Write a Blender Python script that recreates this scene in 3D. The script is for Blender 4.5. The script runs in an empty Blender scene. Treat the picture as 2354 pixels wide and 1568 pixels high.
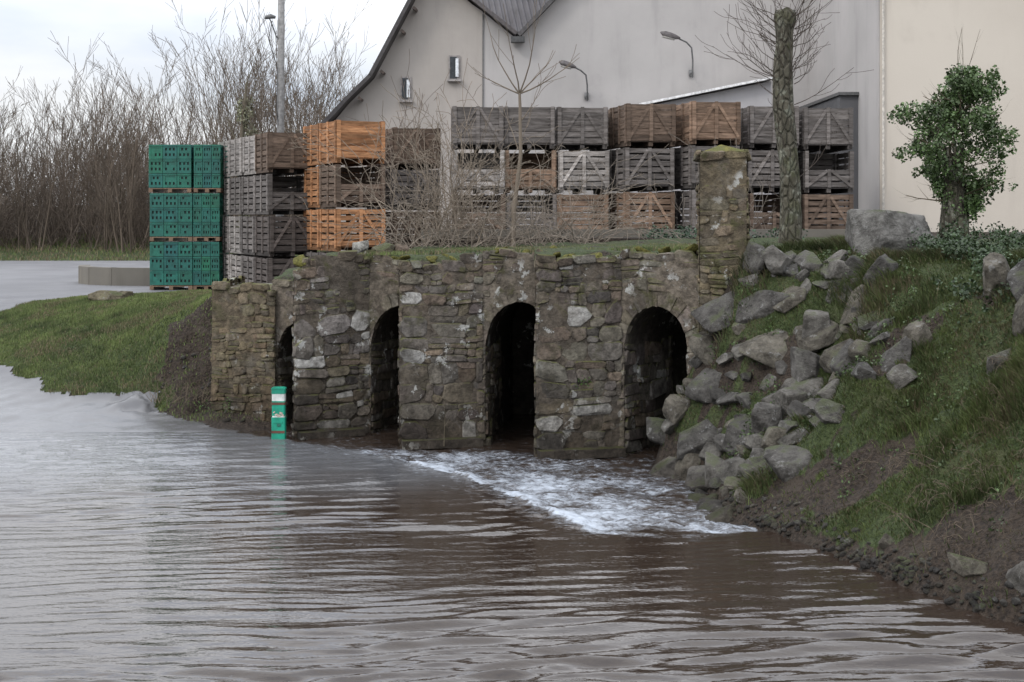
import bpy, bmesh, math, random
import numpy as np
from mathutils import Vector, Matrix
R = random.Random(7)
rs = np.random.RandomState(11)
scene = bpy.context.scene
COL = scene.collection

# ------------------------------------------------------------------ helpers
_tab = np.random.RandomState(5).rand(256, 256)
def vnoise(x, y, s=0):
    x = np.asarray(x, float) + s*17.31; y = np.asarray(y, float) + s*9.73
    xi = np.floor(x).astype(int); yi = np.floor(y).astype(int)
    fx = x-xi; fy = y-yi
    fx = fx*fx*(3-2*fx); fy = fy*fy*(3-2*fy)
    g = lambda a, b: _tab[a % 256, b % 256]
    return (g(xi, yi)*(1-fx)+g(xi+1, yi)*fx)*(1-fy)+(g(xi, yi+1)*(1-fx)+g(xi+1, yi+1)*fx)*fy
def fbm(x, y, s=0, o=4):
    t = 0; a = .5; n = 0
    for i in range(o):
        t = t + a*vnoise(np.asarray(x)*2**i, np.asarray(y)*2**i, s+i*3); n += a; a *= .5
    return t/n
def sstep(a, b, x):
    t = np.clip((x-a)/(b-a), 0, 1); return t*t*(3-2*t)

def mesh_np(name, V, F, C=None, mat=None, smooth=False, attrs=None):
    V = np.asarray(V, np.float32); F = np.asarray(F, np.int32)
    me = bpy.data.meshes.new(name)
    me.vertices.add(len(V)); me.vertices.foreach_set('co', V.ravel())
    k = F.shape[1]
    me.loops.add(F.size); me.loops.foreach_set('vertex_index', F.ravel())
    me.polygons.add(len(F))
    me.polygons.foreach_set('loop_start', np.arange(0, F.size, k, dtype=np.int32))
    me.polygons.foreach_set('loop_total', np.full(len(F), k, np.int32))
    if smooth: me.polygons.foreach_set('use_smooth', np.ones(len(F), bool))
    me.update(calc_edges=True)
    if C is not None:
        C = np.asarray(C, np.float32)
        if C.shape[1] == 3: C = np.hstack([C, np.ones((len(C), 1), np.float32)])
        a = me.attributes.new('col', 'FLOAT_COLOR', 'POINT'); a.data.foreach_set('color', C.ravel())
    for n, v in (attrs or {}).items():
        a = me.attributes.new(n, 'FLOAT', 'POINT'); a.data.foreach_set('value', np.asarray(v, np.float32).ravel())
    if mat: me.materials.append(mat)
    me.validate()
    return me
def obj(name, me, parent=None):
    o = bpy.data.objects.new(name, me); COL.objects.link(o)
    if parent: o.parent = parent
    return o
def empty(name):
    o = bpy.data.objects.new(name, None); COL.objects.link(o); return o

class MB:
    def __init__(s): s.v = []; s.f = []; s.c = []
    def add(s, vs, fs, c):
        b = len(s.v)
        s.v.extend([tuple(p) for p in vs]); s.f.extend([tuple(i+b for i in f) for f in fs])
        s.c.extend([(c[0], c[1], c[2], 1)]*len(vs))
    def box(s, cen, size, c, M=None, rz=0, ry=0, rx=0):
        hx, hy, hz = size[0]/2, size[1]/2, size[2]/2
        m = Matrix.Rotation(rz, 4, 'Z') @ Matrix.Rotation(ry, 4, 'Y') @ Matrix.Rotation(rx, 4, 'X')
        vs = []
        for z in (-hz, hz):
            for x, y in ((-hx, -hy), (hx, -hy), (hx, hy), (-hx, hy)):
                p = m @ Vector((x, y, z)) + Vector(cen)
                if M is not None: p = M @ p
                vs.append(p)
        s.add(vs, [(3, 2, 1, 0), (4, 5, 6, 7), (0, 1, 5, 4), (1, 2, 6, 5), (2, 3, 7, 6), (3, 0, 4, 7)], c)
    def tube(s, pts, rad, c, n=8):
        pts = [Vector(p) for p in pts]; vs = []; fs = []
        for i, p in enumerate(pts):
            d = (pts[min(i+1, len(pts)-1)]-pts[max(i-1, 0)]).normalized()
            a = d.cross(Vector((0.3, 0.9, 0.1))).normalized(); b = d.cross(a)
            r = rad[i] if isinstance(rad, (list, tuple)) else rad
            for k in range(n):
                t = 2*math.pi*k/n; vs.append(p+a*r*math.cos(t)+b*r*math.sin(t))
        for i in range(len(pts)-1):
            for k in range(n):
                fs.append((i*n+k, i*n+(k+1) % n, (i+1)*n+(k+1) % n, (i+1)*n+k))
        fs.append(tuple(range(n))[::-1]); fs.append(tuple(range((len(pts)-1)*n, len(pts)*n)))
        s.add(vs, fs, c)
    def mesh(s, name, mat, smooth=False):
        me = bpy.data.meshes.new(name); me.from_pydata(s.v, [], s.f)
        a = me.attributes.new('col', 'FLOAT_COLOR', 'POINT')
        a.data.foreach_set('color', np.array(s.c, np.float32).ravel())
        me.materials.append(mat)
        if smooth: me.polygons.foreach_set('use_smooth', np.ones(len(me.polygons), bool))
        me.update(); return me
    def obj(s, name, mat, parent=None, smooth=False): return obj(name, s.mesh(name, mat, smooth), parent)

# ------------------------------------------------------------------ materials
class T:
    def __init__(s, name):
        s.m = bpy.data.materials.new(name); s.m.use_nodes = True; s.t = s.m.node_tree
        s.b = s.t.nodes['Principled BSDF']; s.tc = s.t.nodes.new('ShaderNodeTexCoord'); s.geo = s.t.nodes.new('ShaderNodeNewGeometry')
        s.pos = s.geo.outputs['Position']; s.b.inputs['Roughness'].default_value = .85
        s.b.inputs['Specular IOR Level'].default_value = .3
    def L(s, a, b): s.t.links.new(a, b)
    def put(s, inp, v):
        if hasattr(v, 'node'): s.L(v, inp)
        else:
            if isinstance(v, tuple) and len(v) == 3 and len(inp.default_value) == 4: v = v+(1,)
            inp.default_value = v
    def map(s, sc=(1, 1, 1), vec=None, rot=(0, 0, 0)):
        n = s.t.nodes.new('ShaderNodeMapping'); s.L(vec or s.pos, n.inputs['Vector'])
        n.inputs['Scale'].default_value = sc; n.inputs['Rotation'].default_value = rot; return n.outputs[0]
    def noise(s, scale, detail=5, vec=None, rough=.6, dist=0):
        n = s.t.nodes.new('ShaderNodeTexNoise'); s.L(vec or s.pos, n.inputs['Vector'])
        n.inputs['Scale'].default_value = scale; n.inputs['Detail'].default_value = detail
        n.inputs['Roughness'].default_value = rough; n.inputs['Distortion'].default_value = dist; return n.outputs['Fac']
    def vor(s, scale, feat='F1', vec=None, out='Distance'):
        n = s.t.nodes.new('ShaderNodeTexVoronoi'); n.feature = feat; s.L(vec or s.pos, n.inputs['Vector'])
        n.inputs['Scale'].default_value = scale; return n.outputs[out]
    def rr(s, v, a, b, c=0, d=1):
        n = s.t.nodes.new('ShaderNodeMapRange'); s.L(v, n.inputs[0])
        for i, q in enumerate((a, b, c, d)): n.inputs[i+1].default_value = q
        n.interpolation_type = 'SMOOTHSTEP'; return n.outputs[0]
    def math(s, op, a, b=0.0):
        n = s.t.nodes.new('ShaderNodeMath'); n.operation = op; s.put(n.inputs[0], a); s.put(n.inputs[1], b); return n.outputs[0]
    def mix(s, f, a, b, mode='MIX'):
        n = s.t.nodes.new('ShaderNodeMix'); n.data_type = 'RGBA'; n.blend_type = mode
        s.put(n.inputs[0], f); s.put(n.inputs[6], a); s.put(n.inputs[7], b); return n.outputs[2]
    def attr(s, name, fac=False):
        n = s.t.nodes.new('ShaderNodeAttribute'); n.attribute_name = name; return n.outputs['Fac' if fac else 'Color']
    def xyz(s, v):
        n = s.t.nodes.new('ShaderNodeSeparateXYZ'); s.L(v, n.inputs[0]); return n.outputs
    def bump(s, h, st=.5, d=.02, nrm=None):
        n = s.t.nodes.new('ShaderNodeBump'); n.inputs['Strength'].default_value = st; n.inputs['Distance'].default_value = d
        s.L(h, n.inputs['Height'])
        if nrm: s.L(nrm, n.inputs['Normal'])
        s.L(n.outputs[0], s.b.inputs['Normal']); return n.outputs[0]
    def col(s, v): s.put(s.b.inputs['Base Color'], v)

def m_stone():
    t = T('stone_masonry'); c = t.attr('col')
    c = t.mix(t.rr(t.noise(9, 9, rough=.68), .3, .7), t.mix(1, c, (.45, .43, .41), 'MULTIPLY'), t.mix(1, c, (1.45, 1.41, 1.37), 'MULTIPLY'))
    c = t.mix(t.rr(t.noise(1.5, 6, rough=.65), .46, .66, 0, .65), c, (.045, .038, .030))
    c = t.mix(t.rr(t.noise(2.6, 6), .52, .7, 0, .45), c, (.17, .152, .13))
    lich = t.math('MULTIPLY', t.rr(t.noise(3.8, 10, rough=.7), .565, .60), t.rr(t.noise(1.1, 3), .46, .56))
    c = t.mix(t.math('MULTIPLY', lich, .85), c, (.44, .44, .42))
    nz = t.xyz(t.geo.outputs['Normal'])[2]; z = t.xyz(t.pos)[2]
    moss = t.math('MULTIPLY', t.rr(nz, .2, .7), t.rr(t.noise(4, 6), .38, .55))
    c = t.mix(t.math('MULTIPLY', moss, .8), c, (.09, .095, .027))
    ms2 = t.math('MULTIPLY', t.rr(t.noise(3, 8, rough=.7), .55, .63), t.rr(z, .9, 2.5, .15, .75))
    c = t.mix(ms2, c, (.072, .07, .03))
    c = t.mix(t.rr(z, .05, 1.0, .72, 0), c, t.mix(1, c, (.36, .33, .29), 'MULTIPLY'))
    t.col(c); t.bump(t.math('ADD', t.noise(26, 9, rough=.75), t.math('MULTIPLY', t.noise(6, 5), 2.0)), .9, .035); t.b.inputs['Roughness'].default_value = .9
    return t.m
def m_rock():
    t = T('riprap_rock'); c = t.attr('col')
    c = t.mix(t.rr(t.noise(5, 10, rough=.7), .32, .68), t.mix(1, c, (.38, .36, .34), 'MULTIPLY'), t.mix(1, c, (1.5, 1.47, 1.44), 'MULTIPLY'))
    nz = t.xyz(t.geo.outputs['Normal'])[2]
    c = t.mix(t.math('MULTIPLY', t.rr(t.noise(8, 10, rough=.75), .58, .63), .5), c, (.30, .30, .29))
    c = t.mix(t.math('MULTIPLY', t.math('MULTIPLY', t.rr(nz, .2, .8), t.rr(t.noise(2.5, 7), .5, .6)), .75), c, (.065, .08, .03))
    z = t.xyz(t.pos)[2]
    c = t.mix(t.rr(z, .02, .25, .75, 0), c, t.mix(1, c, (.35, .32, .3), 'MULTIPLY'))
    t.col(c); t.bump(t.math('ADD', t.noise(14, 10, rough=.75), t.math('MULTIPLY', t.noise(4, 6), 2)), 1.0, .06); return t.m
def m_ground():
    t = T('ground_soil_grass'); g = t.attr('grass', True); sc = t.attr('far', True)
    n1 = t.noise(1.7, 6); n2 = t.noise(25, 6)
    soil = t.mix(t.rr(n2, .3, .7), (.018, .013, .010), (.062, .046, .034))
    soil = t.mix(t.rr(t.noise(2.5, 7), .5, .7, 0, .6), soil, (.075, .06, .045))
    gr = t.mix(t.rr(n2, .3, .7), (.025, .038, .012), (.068, .09, .032))
    gr = t.mix(t.rr(n1, .5, .7, 0, .55), gr, (.085, .08, .042))
    k = t.rr(t.math('ADD', g, t.math('MULTIPLY', t.math('SUBTRACT', t.noise(6, 6), .5), 1.4)), .4, .6)
    c = t.mix(k, soil, gr)
    litter = t.mix(t.rr(t.noise(.8, 8), .3, .7), (.05, .038, .03), (.105, .085, .068))
    c = t.mix(sc, c, litter)
    t.col(c); t.bump(t.math('ADD', n2, t.math('MULTIPLY', t.noise(5, 5), 3)), 1.0, .07); return t.m
def m_asphalt():
    t = T('asphalt'); n = t.noise(60, 4)
    c = t.mix(t.rr(n, .3, .7), (.09, .09, .097), (.135, .135, .143))
    c = t.mix(t.rr(t.noise(.5, 6), .35, .7), c, (.16, .16, .168))
    c = t.mix(t.rr(t.noise(1.2, 8, t.map((.3, 1, 1)), rough=.7), .55, .7, 0, .5), c, (.08, .075, .07))
    z = t.xyz(t.pos)[2]; wet = t.rr(z, .45, .75, 1, 0)
    c = t.mix(wet, c, (.085, .085, .09)); t.col(c)
    rgh = t.rr(z, .3, .8, .22, .75); t.L(rgh, t.b.inputs['Roughness']); t.b.inputs['Specular IOR Level'].default_value = .6
    t.bump(t.math('ADD', n, t.noise(7, 4)), .35, .008); return t.m
def m_water():
    t = T('river_water'); f = t.attr('foam', True); sh = t.attr('shallow_sheen', True)
    p = t.map((1, 3.2, 1))
    n = t.math('ADD', t.noise(4, 3, p), t.math('MULTIPLY', t.noise(12, 2, p), .35))
    fn = t.noise(8, 9, t.map((1.0, 1.7, 1), rot=(0, 0, .75)), rough=.78)
    k = t.rr(t.math('ADD', f, t.math('MULTIPLY', t.math('SUBTRACT', fn, .5), 2.4)), .26, 1.15)
    base = t.mix(sh, (.030, .021, .016), (.095, .098, .105))  # shallow ford is paler blue-grey: sky sheen painted into the base colour
    t.col(t.mix(k, base, (.42, .465, .53)))
    t.L(t.rr(k, 0, 1, .02, .6), t.b.inputs['Roughness'])
    t.b.inputs['IOR'].default_value = 1.55; t.b.inputs['Specular IOR Level'].default_value = .5
    t.bump(t.math('ADD', t.math('MULTIPLY', n, t.rr(sh, 0, 1, .5, 1.5)), t.math('MULTIPLY', fn, t.math('MULTIPLY', k, 2.5))), .35, .03); return t.m
def m_render(name, a, b, stain=(.3, .29, .28)):
    t = T(name)
    c = t.mix(t.rr(t.noise(.35, 6), .3, .7), a, b)
    st = t.noise(1.2, 7, t.map((1.6, 1.6, .22)))
    c = t.mix(t.rr(st, .5, .78, 0, .45), c, stain)
    c = t.mix(t.rr(t.noise(.9, 8, rough=.7), .55, .75, 0, .3), c, stain)
    t.col(c); t.bump(t.noise(30, 5), .25, .01); return t.m
def m_wood():
    t = T('weathered_wood'); c = t.attr('col')
    n = t.noise(3, 7, t.map((1, 1, 7)), rough=.65)
    c = t.mix(t.rr(n, .3, .72), t.mix(1, c, (.5, .48, .46), 'MULTIPLY'), t.mix(1, c, (1.3, 1.3, 1.3), 'MULTIPLY'))
    t.col(c); t.bump(t.noise(9, 6, t.map((1, 1, 5))), .4, .008); return t.m
def m_attr(name, rough=.8, spec=.3, nz=None, trans=False, var=(.7, 1.3)):
    t = T(name); c = t.attr('col')
    if nz: c = t.mix(t.rr(t.noise(nz, 6), .3, .7), t.mix(1, c, (var[0],)*3, 'MULTIPLY'), t.mix(1, c, (var[1],)*3, 'MULTIPLY'))
    t.col(c); t.b.inputs['Roughness'].default_value = rough; t.b.inputs['Specular IOR Level'].default_value = spec
    return t.m
def m_bark():
    t = T('mossy_bark'); c = t.attr('col')
    n = t.noise(10, 8, t.map((1, 1, .5)), rough=.7); v = t.vor(11, 'DISTANCE_TO_EDGE', t.map((1, 1, .45)))
    c = t.mix(t.rr(n, .3, .7), t.mix(1, c, (.4, .4, .36), 'MULTIPLY'), c)
    c = t.mix(t.rr(t.noise(5, 8, rough=.7), .52, .6, 0, .7), c, (.20, .205, .165))
    c = t.mix(t.rr(t.noise(3, 6), .52, .62, 0, .5), c, (.07, .075, .035))
    c = t.mix(t.rr(v, 0, .09, .6, 0), c, (.03, .027, .02))
    t.col(c); t.bump(t.math('ADD', n, t.rr(v, 0, .2)), 1, .03); return t.m
STONE = m_stone(); ROCK = m_rock(); GROUND = m_ground(); ASPH = m_asphalt(); WATER = m_water(); WOOD = m_wood(); BARK = m_bark()
PLAST = m_attr('green_plastic', .45, .5, 6, var=(.75, 1.2)); LEAF = m_attr('leaves', .5, .4); TWIG = m_attr('twigs', .9, .2); GRASSM = m_attr('grass_blades', .7, .25)
PAINT = m_attr('painted_metal', .5, .4, 12); CONC = m_render('concrete', (.17, .155, .13), (.12, .112, .098), (.06, .055, .045))
WALLG = m_render('grey_render', (.42, .40, .39), (.36, .345, .335), (.24, .23, .225)); WALLB = m_render('beige_render', (.40, .365, .335), (.33, .305, .28), (.22, .2, .18))
WALLC = m_render('cream_render', (.56, .51, .445), (.51, .46, .40), (.42, .38, .33)); WALLD = m_render('dark_cladding', (.12, .12, .125), (.09, .09, .095), (.06, .06, .06))
ROOFM = m_render('fibre_cement_roof', (.13, .125, .13), (.09, .085, .09), (.05, .045, .04))

# ------------------------------------------------------------------ terrain
WL = np.array([(1.85, 18.95), (1.9, 18.3), (2.35, 17.2), (2.3, 16.2), (2.35, 15.3), (2.6, 14.6), (3.0, 13.6), (3.45, 12.2), (3.75, 11.5), (4.2, 10.9), (5.0, 9.5), (6.5, 5), (10, -6), (20, -40)])
TL = np.array([(3.12, 18.95), (3.2, 18.5), (3.6, 18.2), (4.2, 17.9), (4.75, 17.4), (5.35, 16.6), (6.0, 15.2), (6.5, 13.9), (7.1, 12.6), (7.6, 11.6), (8.5, 10), (11, 5), (15, -6), (26, -40)])
def pdist(x, y, P):
    best = np.full(x.shape, 1e9)
    for (ax, ay), (bx, by) in zip(P[:-1], P[1:]):
        dx, dy = bx-ax, by-ay; t = np.clip(((x-ax)*dx+(y-ay)*dy)/(dx*dx+dy*dy), 0, 1)
        best = np.minimum(best, np.hypot(x-ax-t*dx, y-ay-t*dy))
    return best
xat = lambda P, y: np.interp(y, P[::-1, 1], P[::-1, 0])
CP = np.array([(-4, 18.5, -.5), (-8, 18.5, -.5), (-13, 18.5, -.5), (-20, 18.5, -.5), (-3.4, 20.6, -.25), (-20, 21.3, 0), (-13, 21.3, 0), (-9, 21.3, 0), (-7, 21.3, 0), (-5, 21.3, 0), (-4.1, 21.25, 0),
 (-20, 23.5, .4), (-13, 23.5, .4), (-9.5, 23.5, .4), (-7.4, 22.9, .29), (-6.6, 22.8, .27), (-5.9, 22.8, .27), (-13, 27, 1.03), (-20, 27, 1.03), (-10.4, 26.5, .94), (-9.3, 25.3, .76),
 (-6.7, 24.0, .85), (-7.6, 23.9, .62), (-8.3, 25.4, 1.05), (-7.3, 26.3, 1.35), (-6.3, 25.2, 1.4), (-5.7, 24.5, 1.55), (-5.2, 24.2, 1.78), (-5.9, 26, 1.7), (-7, 28, 1.68), (-8.5, 28.5, 1.55), (-9.7, 29, 1.45), (-5, 28, 1.75),
 (-5.3, 23.1, .4), (-5.3, 23.5, .75), (-4.9, 22.8, .22), (-4.7, 22.3, .1), (-4.2, 22.0, .03), (-3.6, 21.8, -.1), (-4.3, 24, 1.85), (-3.7, 26, 1.8), (-3, 25, 1.8), (-6.3, 23.4, .5), (-5.8, 23.5, .75), (-7, 23.3, .5),
 (-13, 29.2, 1.4), (-20, 29.2, 1.4), (-20, 33, 1.4), (-13, 33, 1.4), (-9, 33, 1.4), (-6, 32, 1.42), (-3, 33, 1.42), (-11, 30.5, 1.4), (-4, 30, 1.5)])
_K = np.hypot(CP[:, None, 0]-CP[None, :, 0], CP[:, None, 1]-CP[None, :, 1])
_n = len(CP); A = np.zeros((_n+3, _n+3)); A[:_n, :_n] = _K; A[:_n, _n] = 1; A[:_n, _n+1:] = CP[:, :2]; A[_n, :_n] = 1; A[_n+1:, :_n] = CP[:, :2].T
_w = np.linalg.solve(A, np.concatenate([CP[:, 2], [0, 0, 0]]))
def rbf(x, y):
    r = _w[_n]+_w[_n+1]*x+_w[_n+2]*y
    for i in range(_n): r = r+_w[i]*np.hypot(x-CP[i, 0], y-CP[i, 1])
    return r
def height(x, y):
    x = np.asarray(x, float); y = np.asarray(y, float)
    xl = np.clip(x, -19.5, -3.4); yl = np.clip(y, 18.6, 32.8)
    sz_ = sstep(-6.6, -6.0, x)*sstep(24.8, 24.3, y)*sstep(22.2, 22.6, y)
    hl = rbf(xl, yl)+(fbm(x*3, y*3, 1)-.5)*.06+sz_*((fbm(x*2.6, y*2.6, 51)-.5)*.42+(fbm(x*8, y*8, 52)-.5)*.12)
    hl = np.where(y < 18.7, -.5, hl)
    d = pdist(x, y, WL); e = pdist(x, y, TL); yc = np.clip(y, -40, 18.95)
    land = x > xat(WL, yc); top = x > xat(TL, yc)
    t = d/(d+e+1e-6)
    n = (fbm(x*1.3, y*1.3, 4)-.5)*.8+(fbm(x*4, y*4, 8)-.5)*.28
    prof = 2.6*(.62*t**.75+.38*sstep(.0, 1, t))
    hb = prof+n*np.minimum(1, 4*t*(1-t)+.12)+.04*sstep(0, .05, t)
    ht = 2.62+.035*np.clip(y-18, 0, 7)+(fbm(x*1.5, y*1.5, 6)-.5)*.12*sstep(0, .8, e)+.04
    hr = np.where(land, np.where(top, ht, hb), -np.minimum(.6, .03+d*.5))
    under = (x > -3.6) & (x < 3.05) & (y > 18.6)
    back = 1.45+1.4*sstep(-2.6, -1.2, x)
    hr = np.where(under, np.where(y > 23.8, back, -.6), hr)
    hr = np.where((y > 23.8) & (x >= 3.05), 2.85, hr)
    h = np.where(x < -3.6, hl, hr)
    h = np.where((x < -3.6) & (y > 32.8), 1.4, h)
    wob = (fbm(x*.12, y*.06, 3)-.5)
    h = np.where(y > 56, 1.4+(.6*sstep(58, 70, y)+2.0*sstep(72, 95, y)+wob*2.2*sstep(62, 85, y)), h)
    h = np.where((y > 45) & (y <= 56), np.where(x < -3, 1.4, 1.4+1.4*(1-sstep(45, 56, y))), h)
    return h
h1 = lambda x, y: float(height(np.array([x]), np.array([y]))[0])
def grid(xs, ys):
    X, Y = np.meshgrid(xs, ys); nx, ny = len(xs), len(ys)
    i = np.arange(nx*ny).reshape(ny, nx)
    F = np.stack([i[:-1, :-1], i[:-1, 1:], i[1:, 1:], i[1:, :-1]], -1).reshape(-1, 4)
    return X.ravel(), Y.ravel(), F
def axis(lo, a, b, hi, st):
    l = [a]; s = st
    while l[-1] > lo: s *= 1.25; l.append(l[-1]-s)
    r = [b]; s = st
    while r[-1] < hi: s *= 1.25; r.append(r[-1]+s)
    return np.array(l[::-1][:-1]+list(np.arange(a, b, st))+r)
gx = axis(-600, -13, 9, 600, .075); gy = axis(-80, 8, 33, 900, .075)
gx = np.sort(np.concatenate([gx, [-3.601, -3.599], np.arange(-40, -16, 1.0)])); gy = np.sort(np.concatenate([gy, [23.79, 23.81]]))
GX, GY, GF = grid(gx, gy); GZ = height(GX, GY)
MOUND = np.array([(-9.3, 25.3), (-8.4, 24.0), (-7.4, 23.1), (-6.9, 22.95), (-5.9, 23.0), (-5.3, 22.3), (-4.0, 21.2), (-3.4, 21), (-3.4, 30), (-6.4, 31), (-8.9, 31.2), (-9.8, 29.3), (-10.3, 27.4), (-10.0, 26.3)])
def inpoly(x, y, P):
    c = np.zeros(x.shape, bool); j = len(P)-1
    for i in range(len(P)):
        xi, yi = P[i]; xj, yj = P[j]
        c ^= ((yi > y) != (yj > y)) & (x < (xj-xi)*(y-yi)/(yj-yi+1e-12)+xi); j = i
    return c
def grassmask(x, y):
    jx = (fbm(x*1.5, y*1.5, 21)-.5)*.7
    inm = inpoly(x+jx, y+jx*.6, MOUND)
    g = np.where(inm, 1., 0.)
    soil = ((x > -6.15+(fbm(x*2, y*2, 9)-.5)*1.8) & (y < 24.4+(fbm(x*3, y*2, 2)-.5)*1.0+.35*(x+5.2)) & (y > 23.5-.5*(x+6)+(fbm(x*3, y*3, 7)-.5)*.8))
    soil = soil | ((x > -5.5) & (y < 23.4+(fbm(x*4, y*4, 17)-.5)*1.0))
    g = np.where(inm & soil & (x < -3.4), .2, g)
    d = pdist(x, y, WL); right = (x > xat(WL, np.clip(y, -40, 18.95))) & (y < 24.5) & (x > 1.5)
    gb = np.clip(1.0*sstep(.0, .25, d+.3*(fbm(x*2, y*2, 3)-.5))-.9*sstep(.56, .68, fbm(x*1.3, y*1.3, 31)), 0, 1)
    cliff = (y < 13.6) & (d < .08+.9*sstep(13.3, 12.0, y)+.8*(fbm(x*2.2, y*2.2, 5)-.5)*sstep(13.6, 12.8, y))
    gb = np.where(cliff, .15, gb)
    g = np.where(right, gb, g)
    g = np.where(y > 58.5, .9, g)
    g = np.where((x >= -3.6) & (y >= 23.8) & (y < 45), .3, g)
    return g
gm = grassmask(GX, GY); far = sstep(68, 74, GY)
obj('ground', mesh_np('ground', np.stack([GX, GY, GZ], 1), GF, None, GROUND, True, {'grass': gm, 'far': far}))
cx = GX[GF].mean(1); cy = GY[GF].mean(1)
jx = (fbm(cx*1.5, cy*1.5, 21)-.5)*.7
rd = (cx < -3.4) & (cy < 57.5+fbm(cx*.3, cy*.1, 2)*2) & (cy > 18) & ~inpoly(cx+jx, cy+jx*.6, MOUND) & (cy+.85*cx < 18.3+ (cy>24)*99) & (cx > -60)
rF = GF[rd]; u, inv = np.unique(rF, return_inverse=True)
obj('asphalt_road', mesh_np('asphalt_road', np.stack([GX[u], GY[u], GZ[u]+.012], 1), inv.reshape(rF.shape), None, ASPH, True))

# ------------------------------------------------------------------ water
FL = np.array([(-4.1, 21.2), (-2.1, 19.5), (-.6, 17.6), (.3, 15.75), (.8, 14.5)])
wx = axis(-90, -11, 5.5, 60, .045); wy = [9.0]
while wy[-1] < 24.3: wy.append(wy[-1]*1.0021)
l = [9.0]; s = .04
while l[-1] > -80: s *= 1.2; l.append(l[-1]-s)
wy = np.array(l[::-1][:-1]+wy)
X, Y, F = grid(wx, wy)
Z = np.zeros(X.shape)
xf = np.interp(Y, FL[::-1, 1], FL[::-1, 0], left=9, right=-9); dl = pdist(X, Y, FL)
sgn = np.where((X < xf) | (Y < 14.5), 1, -1.)
wpx = (fbm(X*.5, Y*.5, 201, 3)-.5)*.9; wpy = (fbm(X*.5, Y*.5, 221, 3)-.5)*.45
for i in range(34):
    lam = .15*(3.6)**(rs.rand()**1.3); ang = rs.normal(math.pi/2+.05, .17); k = 2*math.pi/lam
    amp = .0105*lam*rs.uniform(.5, 1.3)
    w = sstep(.35, .7, fbm(X*.6, Y*1.1, 40+i % 9, 2))
    damp = 1-sstep(2.4, 3.6, k*Y*.0021*2) if lam < .2 else 1
    ph = k*((X+wpx)*math.cos(ang)+(Y+wpy)*math.sin(ang))+rs.rand()*9
    Z += amp*(.15+1.6*w)*(np.exp(np.sin(ph)-1)*1.6-.75)*damp
calm = .26+.85*sstep(.38, .62, fbm(X*.25, Y*.45, 77, 3))
calm *= .55+.75*sstep(15.5, 10, Y)
Z *= calm
drop = np.where(sgn < 0, -.05*sstep(0, .35, dl), 0)*sstep(14.4, 15.2, Y)
Z += drop
side = (sgn < 0)
wobf = (fbm(X*1.1, Y*1.1, 120, 3)-.5)
inb = sstep(14.15, 14.8, Y+.15*(X-.8)+wobf*.8)
foam = np.where(side, .95-.28*sstep(.0, .35, dl)-.24*sstep(.4, 2.8, dl+wobf), .02)*inb
foam = np.where(~side, np.maximum(0, .42-dl*.6)*sstep(14.3, 14.9, Y), foam)
foam *= 1-.65*sstep(19.2, 20.2, Y+.12*X)
foam *= .35+1.15*fbm(X*1.6+Y*1.2, Y*1.6-X*.5, 90, 3)
edge = np.exp(-((Y-14.45-.12*np.sin(X*3)-wobf*.4)/.16)**2)*sstep(.6, .9, X)*sstep(2.7, 2.2, X)
foam = np.maximum(foam, edge*.8*fbm(X*3, Y*3, 13, 2)*1.5)
foam = np.clip(foam, 0, 1)
Z += foam*(fbm(X*5, Y*7, 15, 4)-.5)*.15
Z += side*inb*(fbm(X*3+Y, Y*5, 19, 3)-.5)*.05
shallow_sheen = sstep(14.8, 18.6, Y-.12*(X+6)+wobf*1.6)*(X < xf)
Z += shallow_sheen*(fbm(X*4, Y*9, 31, 2)-.5)*.012
obj('river_water', mesh_np('river_water', np.stack([X, Y, Z], 1), F, None, WATER, True, {'foam': foam, 'shallow_sheen': shallow_sheen*1.}))

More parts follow.
